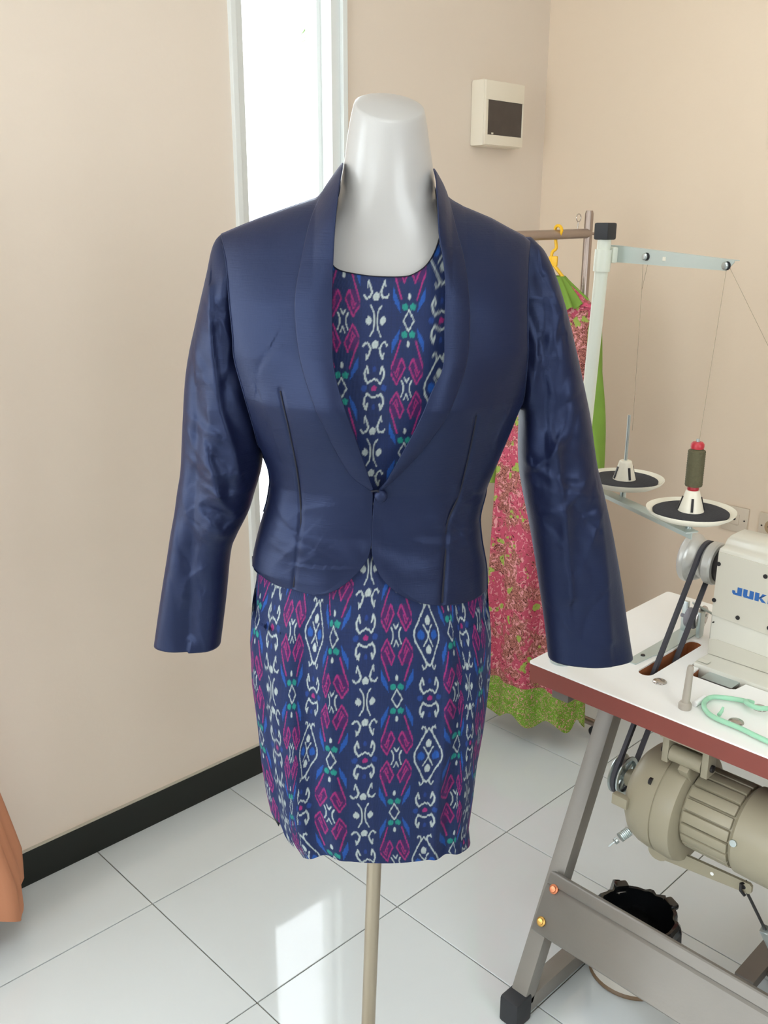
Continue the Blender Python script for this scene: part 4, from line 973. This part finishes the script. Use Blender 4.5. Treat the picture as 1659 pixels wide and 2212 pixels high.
# ------------------------------------------------------------------ small things on the table
t = thing('rest_pin', 'grey plastic head rest pin standing upright in the table', 'pin', (.462, -1.010, TZ))
link('shank', MB().lathe((.462, -1.010, TZ), (-.02, -.04, 1), [(.0068, .012), (.0062, .04), (.0056, .070), (.0052, .077), (.0035, .0805), (.0001, .0815)], 24), M['pin'], t, True)
link('collar', MB().lathe((.462, -1.010, TZ), (0, 0, 1), [(.0105, 0), (.0110, .003), (.0110, .008), (.0085, .012), (.006, .013)], 24), M['pin'], t, True)
c0, c1_ = Vector(P['chalk0']), Vector(P['chalk1'])
o = link('chalk_stick', MB().tube([Vector((c0.x, c0.y, TZ + .0048)), Vector((c1_.x, c1_.y, TZ + .0048))], .0048, 16), M['chalk'], smooth=True, loc=(c0.x, c0.y, TZ)); tag(o, 'short white chalk stick lying beside the grey rest pin', 'chalk')
t = thing('mint_hanger', 'mint green plastic clothes hanger lying on the white table', 'hanger', (.50, -1.08, TZ))
pts = [(.447, -1.32, .7355), (.4475, -1.25, .7355)] + [(P['gh%d' % k][0], P['gh%d' % k][1], .7365) for k in range(9)]
link('frame', MB().tube(smoothline(pts, 90), .0042, 12), M['mint'], t, True)
link('cross_arm', MB().tube(smoothline([(.5505, -1.0865, .7365), (.5395, -1.078, .741), (.5245, -1.090, .745), (.524, -1.106, .745), (.545, -1.122, .741), (.565, -1.16, .7365), (.56, -1.25, .7355), (.447, -1.32, .7355)], 60), .0042, 12), M['mint'], t, True)
link('notch', MB().tube([(.4705, -1.0655, .7365), (.480, -1.065, .739), (.4865, -1.064, .744)], [.0035, .003, .002], 8), M['mint'], t, True)

# ------------------------------------------------------------------ thread stand
ts = thing('thread_stand', 'ivory thread stand with two spool dishes and upper thread arm, at table corner', 'thread stand', (.462, -.790, TZ))
pt, pl = Vector(P['pole_t']), Vector(P['pole_l']); dn = (pl - pt).normalized(); pb = pt + dn * ((pt.z - TZ) / -dn.z)
link('pole', MB().tube([pb, pt], .0108, 24), M['pole_w'], ts, True)
link('pole_cap', MB().box(pt + Vector((0, 0, .006)), (.026, .026, .026), None, .003), M['black_r'], ts, True)
link('collar', MB().tube([pt + dn * .022, pt + dn * .056], .0135, 24), M['pole_w'], ts, True)
link('base_nut', MB().lathe((pb.x, pb.y, TZ), (0, 0, 1), [(.022, 0), (.022, .004), (.016, .006), (.015, .016)], 24), M['zinc'], ts, True)
A0, A1 = Vector(P['arm0']), Vector(P['arm1']); ad = (A1 - A0).normalized()
sdv = ad.cross(Vector((0, 0, 1))).normalized()
mb = MB().bar(A0 + ad * .004, A1, .0225, .0012, sdv, .0003)
upn = Vector((0, 0, 1)) - ad * ad.z; upn.normalize()
mb = MB().prism([A0 + upn * .014, A1 + upn * .0075, A1 + upn * .004, A1 - ad * .012 - upn * .008, A0 - upn * .0125], sdv * .0014)
mb.prism([A0 + upn * .014, A1 + upn * .0075, A1 + upn * .0062, A0 + upn * .0125], sdv * -.010)
link('thread_arm', mb, M['arm_w'], ts)
link('arm_clamp', MB().box(V(A0, A1, .035) + sdv * .007 - upn * .001, (.022, .012, .025), Matrix((ad, sdv, upn)).transposed(), .003), M['pole_w'], ts, True)
link('clamp_screw', MB().lathe(V(A0, A1, .035) + sdv * .013, sdv, [(.0048, 0), (.0045, .003), (.0001, .0036)], 14), M['zinc'], ts, True)
for k in ('ring1', 'ring2'):
    q = Vector(P[k]); tq = (q - A0).dot(ad); q = A0 + ad * tq + upn * (.001 if k == 'ring1' else -.001)
    mb = MB().lathe(q + sdv * .003, sdv, [(.0056, 0), (.0056, .002), (.0040, .004), (.0001, .0045)], 16); link('thread_eyelet', mb, M['zinc'], ts, True)
    link('eyelet_rim', MB().lathe(q + ad * .0018 + sdv * .0014, sdv, [(.0062, 0), (.0062, .0014)], 16), M['screw'], ts)
q = A0 + ad * .118; link('wax_dab', MB().box(q + sdv * .0018, (.006, .0012, .006), Matrix((ad, sdv, upn)).transposed(), .0005), M['yellow'] if False else M['dish'], ts)
zD = (P['disc1'][2] + P['disc2'][2]) / 2
BA, BB = Vector(P['barA']), Vector(P['barB']); BB.z = BA.z = (BA.z + BB.z) / 2 + .004; BB = BB - (BB - BA).normalized() * .012
link('spool_bar', MB().bar(Vector((pt.x, pt.y, BA.z)) + (BA - BB).normalized() * .01, BB, .022, .0025, (0, 0, 1), .0008).bar(Vector((pt.x, pt.y, BA.z - .006)), BB - Vector((0, 0, .006)), .0015, .010, (0, 0, 1), .0005), M['arm_w'], ts, True)
link('bar_collar', MB().tube([(pt.x, pt.y, BA.z + .02), (pt.x, pt.y, BA.z - .02)], .0135, 20), M['pole_w'], ts, True)
for k, kk in (('disc1', 0), ('disc2', 1)):
    c = Vector(P[k]); c.z = BA.z + (.024 if kk == 0 else .022); dk = Vector((c.x, c.y, c.z))
    d = link('spool_dish', MB().lathe(dk, (0, 0, 1), [(.010, -.004), (.05, -.003), (.060, .003), (.0635, .0075), (.0635, .009), (.060, .0065), (.050, .0015), (.0001, .001)], 64), M['dish'], ts, True)
    link('foam_pad', MB().lathe(dk, (0, 0, 1), [(.0535, .002), (.0540, .0055), (.050, .0072), (.03, .0065), (.0001, .0065)], 48), M['foam'], d, True)
    link('dish_screw', MB().lathe(dk, (0, 0, -1), [(.008, .003), (.008, .012), (.005, .013), (.005, .025)], 14), M['zinc'], ts, True)
    cone = MB().lathe(dk, (0, 0, 1), [(.0185, .006), (.0105, .034), (.0100, .036), (.0085, .0375), (.0001, .0376)], 28)
    cn = link('spool_cone', cone, M['dish'], ts, True)
    for q_ in range(4):
        a = q_ * math.pi / 2 + (1.05 if kk == 0 else .55) + math.pi
        p0 = dk + Vector((math.cos(a) * .0182, math.sin(a) * .0182, .0085)); p1 = dk + Vector((math.cos(a) * .0128, math.sin(a) * .0128, .0275))
        link('cone_slot', MB().bar(p0, p1, .0035, .002, (math.cos(a), math.sin(a), 0), 0), M['screw'], cn)
    top_ = .112 if kk == 0 else .113
    link('spool_pin', MB().tube([dk + Vector((0, 0, .034)), dk + Vector((0, 0, top_))], .0026, 12), M['zinc'], ts, True)
d2 = Vector(P['disc2']); d2.z = BA.z + .022
sp = thing('thread_spool', 'olive green thread spool with red core on the nearer dish', 'thread spool', (d2.x, d2.y, d2.z + .038))
link('core', MB().lathe(d2, (0, 0, 1), [(.0078, .0376), (.0085, .040), (.0072, .043), (.0066, .048), (.0066, .098), (.0090, .099), (.0095, .102), (.0092, .106), (.0070, .1085), (.0040, .109)], 24), M['red'], sp, True)
link('wound_thread', MB().lathe(d2, (0, 0, 1), [(.0068, .0425), (.0118, .044)] + [(.0120 + .0005 * (k % 2), .045 + k * .0017) for k in range(31)] + [(.0068, .0995)], 28), M['thread_g'], sp, True)
rA = A0 + ad * (Vector(P['ring1']) - A0).dot(ad); rB = A0 + ad * (Vector(P['ring2']) - A0).dot(ad)
TG = 'fine threads of the thread stand'
def thr(name, pts, label):
    o = link(name, MB().tube(pts, .00035, 5), M['thread'], loc=pts[0]); tag(o, label, 'thread', TG); return o
thr('thread_strand', [rB - upn * .006, d2 + Vector((.004, 0, .112)), d2 + Vector((.0085, .003, .103))], 'fine thread hanging from end eyelet of upper arm to olive spool')
thr('thread_strand', [rB - upn * .004 + ad * .006, Vector(P['th3']), Vector((.69, -1.40, .97))], 'fine thread slanting down from arm tip to the machine')
d1 = Vector(P['disc1']); d1.z = BA.z + .024
thr('thread_strand', [rA - upn * .006 - ad * .006, rA - upn * .05 - ad * .002, Vector(P['th1b'])], 'fine thread hanging from inner eyelet of upper arm to bare pin')
thr('thread_strand', [rA - upn * .006 + ad * .005, rA - upn * .05 - ad * .002], 'short thread tail joining the strand under the inner eyelet')

# ------------------------------------------------------------------ waste bin with a black bag
bn = thing('waste_bin', 'small pale waste bin on tiles behind the steel cross panel', 'bin', (.63, -.885, 0))
bc = Vector((.624, -.876, 0))
link('bucket', MB().lathe(bc, (0, 0, 1), [(.0001, .004), (.082, .004), (.087, .008), (.086, .02), (.078, .12), (.078, .132), (.075, .132), (.075, .12), (.082, .02), (.0001, .012)], 48), M['bin'], bn, True)
link('base_ring', MB().lathe(bc, (0, 0, 1), [(.083, 0), (.0895, .001), (.0905, .005), (.0875, .009)], 48), M['binring'], bn, True)
bag = MB(); rows = []; NB = 60
random.seed(9); phs = [random.uniform(0, 6.28) for _ in range(12)]
for i, (r, z) in enumerate([(.03, .03), (.06, .035), (.070, .06), (.0725, .11), (.0735, .130), (.0745, .1425), (.0805, .1445), (.0840, .136), (.086, .120), (.087, .100), (.089, .084)]):
    row = []
    for k in range(NB):
        a = 2 * math.pi * k / NB; f = .0 if i < 2 else (.0012 + .0022 * max(0, i - 4.5)); s_ = sum(math.sin(a * (5 + 3 * q) + phs[q] + z * 30 * (q % 3)) for q in range(6)) / 3
        lump = .010 * math.exp(-((a - 3.9) / .22) ** 2) + .012 * math.exp(-((a - 1.0) / .16) ** 2) if i >= 5 else 0
        row.append(bc + Vector((math.cos(a) * (r + f * s_ + lump), math.sin(a) * (r + f * s_ + lump), z + (f * 1.2 * math.sin(a * 13 + phs[7]) if i > 8 else f * .6 * s_))))
    rows.append(row)
bag.grid(rows, True); bo = link('bag', bag, M['bag'], smooth=True, angle=14, solid=.0004, loc=bc); tag(bo, 'shiny black plastic bag lining the waste bin, folded over its rim', 'bag')
for q_, (ang) in enumerate((.95, -.45)):
    c = bc + Vector((math.cos(ang) * .083, math.sin(ang) * .083, .142)); xx = Vector((math.cos(ang), math.sin(ang), 0)); yy = Vector((-math.sin(ang), math.cos(ang), 0))
    link('bag_knot' , MB().box(c, (.020, .030, .014), Matrix((xx, yy, Vector((0, 0, 1)))).transposed(), .005), M['bag'], bo, True)

# ------------------------------------------------------------------ clothes rack
rk = thing('clothes_rack', 'chrome clothes rack standing near the room corner', 'clothes rack', (1.10, -.15, 0))
RX = 1.3665; rz = 1.482
link('upright', MB().tube([(RX, -.15, .06), (RX, -.15, 1.533), (RX, -.15, 1.541)], [.0115, .0115, .009], 20), M['satin'], rk, True)
link('upright', MB().tube([(.70, -.15, .06), (.70, -.15, 1.533), (.70, -.15, 1.541)], [.0115, .0115, .009], 20), M['satin'], rk, True)
link('hanging_rail', MB().tube([(.70, -.15, rz - .012), (RX, -.15, rz)], .0125, 20), M['satin'], rk, True)
link('side_brace', MB().tube([(RX + .014, -.137, .06), (RX + .014, -.137, 1.468)], .006, 12), mat('dark_chrome', (120, 104, 96), .3, metal=.8), rk, True)
for x in (RX, .70):
    link('base_tube', MB().tube([(x, -.30, .045), (x, .14, .045)], .0115, 16), M['satin'], rk, True)
    for y in (-.29, .13): link('caster', MB().lathe((x - .008, y, .018), (1, 0, 0), [(.010, 0), (.018, .002), (.018, .014), (.010, .016)], 20), M['black_r'], rk, True)
link('end_knob', MB().tube([(RX + .008, -.15, rz), (RX + .030, -.15, rz - .001)], .004, 12), M['satin'], rk, True)
lp = MB(); lpx = 1.318
lp.tube([(lpx + math.cos(a) * .010, -.15, 1.522 + math.sin(a) * .010) for a in [2 * math.pi * k / 24 for k in range(24)]], .0013, 8, closed=True).tube([(lpx, -.15, 1.512), (lpx - .003, -.15, 1.492)], .0018, 8)
o = link('ring_hook', lp, M['chrome'], smooth=True, loc=(lpx, -.15, 1.494)); tag(o, 'small wire ring hook standing on the chrome rack rail', 'hook')
# yellow hanger and the batik dress on it
HS = Vector((.27, -.963, 0)); HN = Vector((.963, .27, 0)); HC = Vector((1.23, -.12, 0))
def HD(s, n, z): return HC + HS * s + HN * n + Vector((0, 0, z))
hg = thing('yellow_hanger', 'yellow plastic hanger hooked over the chrome rail', 'hanger', HD(.01, 0, 1.487))
hx = Vector((1.232, -.1345, 1.4805))
link('hook', MB().tube(smoothline([(1.2255, -.158, 1.478), (1.226, -.163, 1.490), (1.229, -.155, 1.500), (1.232, -.143, 1.501), (1.236, -.135, 1.492), (1.238, -.137, 1.465), (1.238, -.140, 1.445), (1.233, -.133, 1.436), (1.232, -.131, 1.425), (1.234, -.135, 1.408)], 60), .0042, 10), M['yellow'], hg, True)
link('neck_block', MB().box(HD(.016, 0, 1.412), (.024, .009, .026), Matrix((HS, HN, Vector((0, 0, 1)))).transposed(), .003), M['yellow'], hg, True)
link('shoulder_bar', MB().tube([HD(.016, 0, 1.405), HD(.072, 0, 1.341), HD(.115, 0, 1.312), HD(.118, 0, 1.302), HD(.0, 0, 1.298), HD(-.088, 0, 1.302), HD(-.084, 0, 1.312), HD(-.04, 0, 1.341), HD(.016, 0, 1.405)], .0045, 10), M['yellow'], hg, True)
bd = thing('batik_dress', 'long pink floral batik dress with lime green sleeves and hem on rack', 'dress', HD(0, 0, .06))
rows = []; NR, NC = 90, 120
def bw_(z): return ip(z, [.1, .25, .45, .8, 1.05, 1.2, 1.30], [.150, .145, .135, .125, .108, .112, .120])
for i in range(NR):
    v = i / (NR - 1); z = 1.325 - v * 1.215; row = []
    for k in range(NC):
        a = 2 * math.pi * k / NC; wv = bw_(z) + .012; fold = ip(z, [.1, .5, 1.0, 1.3], [.016, .013, .006, .002])
        f = fold * (math.sin(a * 7 + .7 + z * 1.2) + .5 * math.sin(a * 12 + z * 2.5))
        s = (wv + f * .4) * math.cos(a); n = (ip(z, [.1, .6, 1.1, 1.3], [.075, .065, .05, .025]) + f) * math.sin(a)
        zz = z + (.0 if v > .05 else (.05 - v) * 20 * (-.03 * abs(math.cos(a)) * 1))
        row.append(HD(s + .016 + ip(z, [.1, .6], [.004, 0]), n, zz))
    rows.append(row)
cutr = 83
link('gown_body', MB().grid(rows[:cutr + 1], True), M['batik'], bd, 'all')
hemr = rows[cutr:]
hemr = [[p + Vector((0, 0, -.03 * ((i + 1) / len(hemr)) * (1 + math.sin(k * .42) * .6))) for k, p in enumerate(r)] for i, r in enumerate(hemr)]; hemr[0] = rows[cutr]
link('hem_border', MB().grid(hemr, True), M['greend'], bd, 'all')
def dsleeve(sg):
    rows = []
    for i in range(40):
        v = i / 39; z = 1.305 - v * .52; cx_ = ip(v, [0, .1, .3, .6, 1], [.100, .114, .127, .142, .158]); rad = ip(v, [0, .12, .5, 1], [.016, .030, .033, .030]) * .75
        rows.append([HD(.016 + sg * cx_ + rad * math.cos(a) * 1.0 + .003 * math.sin(a * 3 + z * 20), .010 + rad * 1.1 * math.sin(a), z) for a in [2 * math.pi * k / 32 for k in range(32)]])
    return link('sleeve', MB().grid(rows, True), M['green'], bd, 'all')
dsleeve(1); dsleeve(-1)
# yoke and ruffle
rows = []
for i in range(14):
    v = i / 13; row = []
    for k in range(50):
        a = math.pi * 2 * k / 50; s = .016 + (.03 + .098 * v) * math.cos(a); n = (.03 + .004 * v) * math.sin(a)
        row.append(HD(s, n, 1.370 - .055 * v - .02 * v * abs(math.cos(a))))
    rows.append(row)
link('yoke', MB().grid(rows, True), M['yoke'], bd, 'all')
rows = []
for i in range(16):
    v = i / 15; row = []
    for k in range(140):
        a = math.pi * 2 * k / 140; rf = .006 * v * math.sin(a * 17 + 2 * v)
        s = .016 + (.035 + .064 * v + rf) * math.cos(a); n = (.036 + .030 * v + rf) * math.sin(a)
        row.append(HD(s, n, 1.374 - .014 * v - .075 * v * (.62 + .38 * abs(math.sin(a))) + rf * .8))
    rows.append(row)
link('ruffle', MB().grid(rows, True), M['green'], bd, 'all')
link('waist_band', MB().grid([[HD(.016 + (bw_(1.0) + .014 + .004) * math.cos(a), .063 * math.sin(a), z + .008 * math.sin(a * 9)) for a in [2 * math.pi * k / 80 for k in range(80)]] for z in (1.065, 1.05, 1.03, 1.01)], True), M['green'], bd, 'all')

# ------------------------------------------------------------------ orange cloth hanging at the left edge
rows = []
for i in range(40):
    v = i / 39; z = 1.62 - v * 1.60; row = []
    for k in range(60):
        a = 2 * math.pi * k / 60; f = .010 * math.sin(a * 5 + z * 4) + .005 * math.sin(a * 11)
        rad = ip(z, [0, .1, .3, .95, 1.5, 1.62], [.120, .122, .082, .06, .045, .012]) + f * min(1, (1.63 - z) * 4)
        row.append((-.352 + rad * math.cos(a), .150 + rad * .7 * math.sin(a), z + .060 + .022 * math.sin(a * 4 + 1.2) * v ** 6))
    rows.append(row)
t = thing('wall_hook', 'small white wall hook holding the orange cloth, outside the left edge', 'hook', (-.352, WY, 1.68))
link('hook_plate', MB().span((-.364, WY - .006, 1.655), (-.340, WY, 1.70), .002), M['plastic_w'], t, True)
link('hook_arm', MB().tube(smoothline([(-.352, WY - .004, 1.672), (-.352, .20, 1.662), (-.352, .150, 1.66), (-.352, .135, 1.678)], 20), .004, 10), M['plastic_w'], t, True)
oc = link('orange_cloth', MB().grid(rows, True), M['orange'], smooth='all', loc=(-.352, .150, .03)); tag(oc, 'folded orange cloth hanging down to the floor at far left edge', 'cloth')
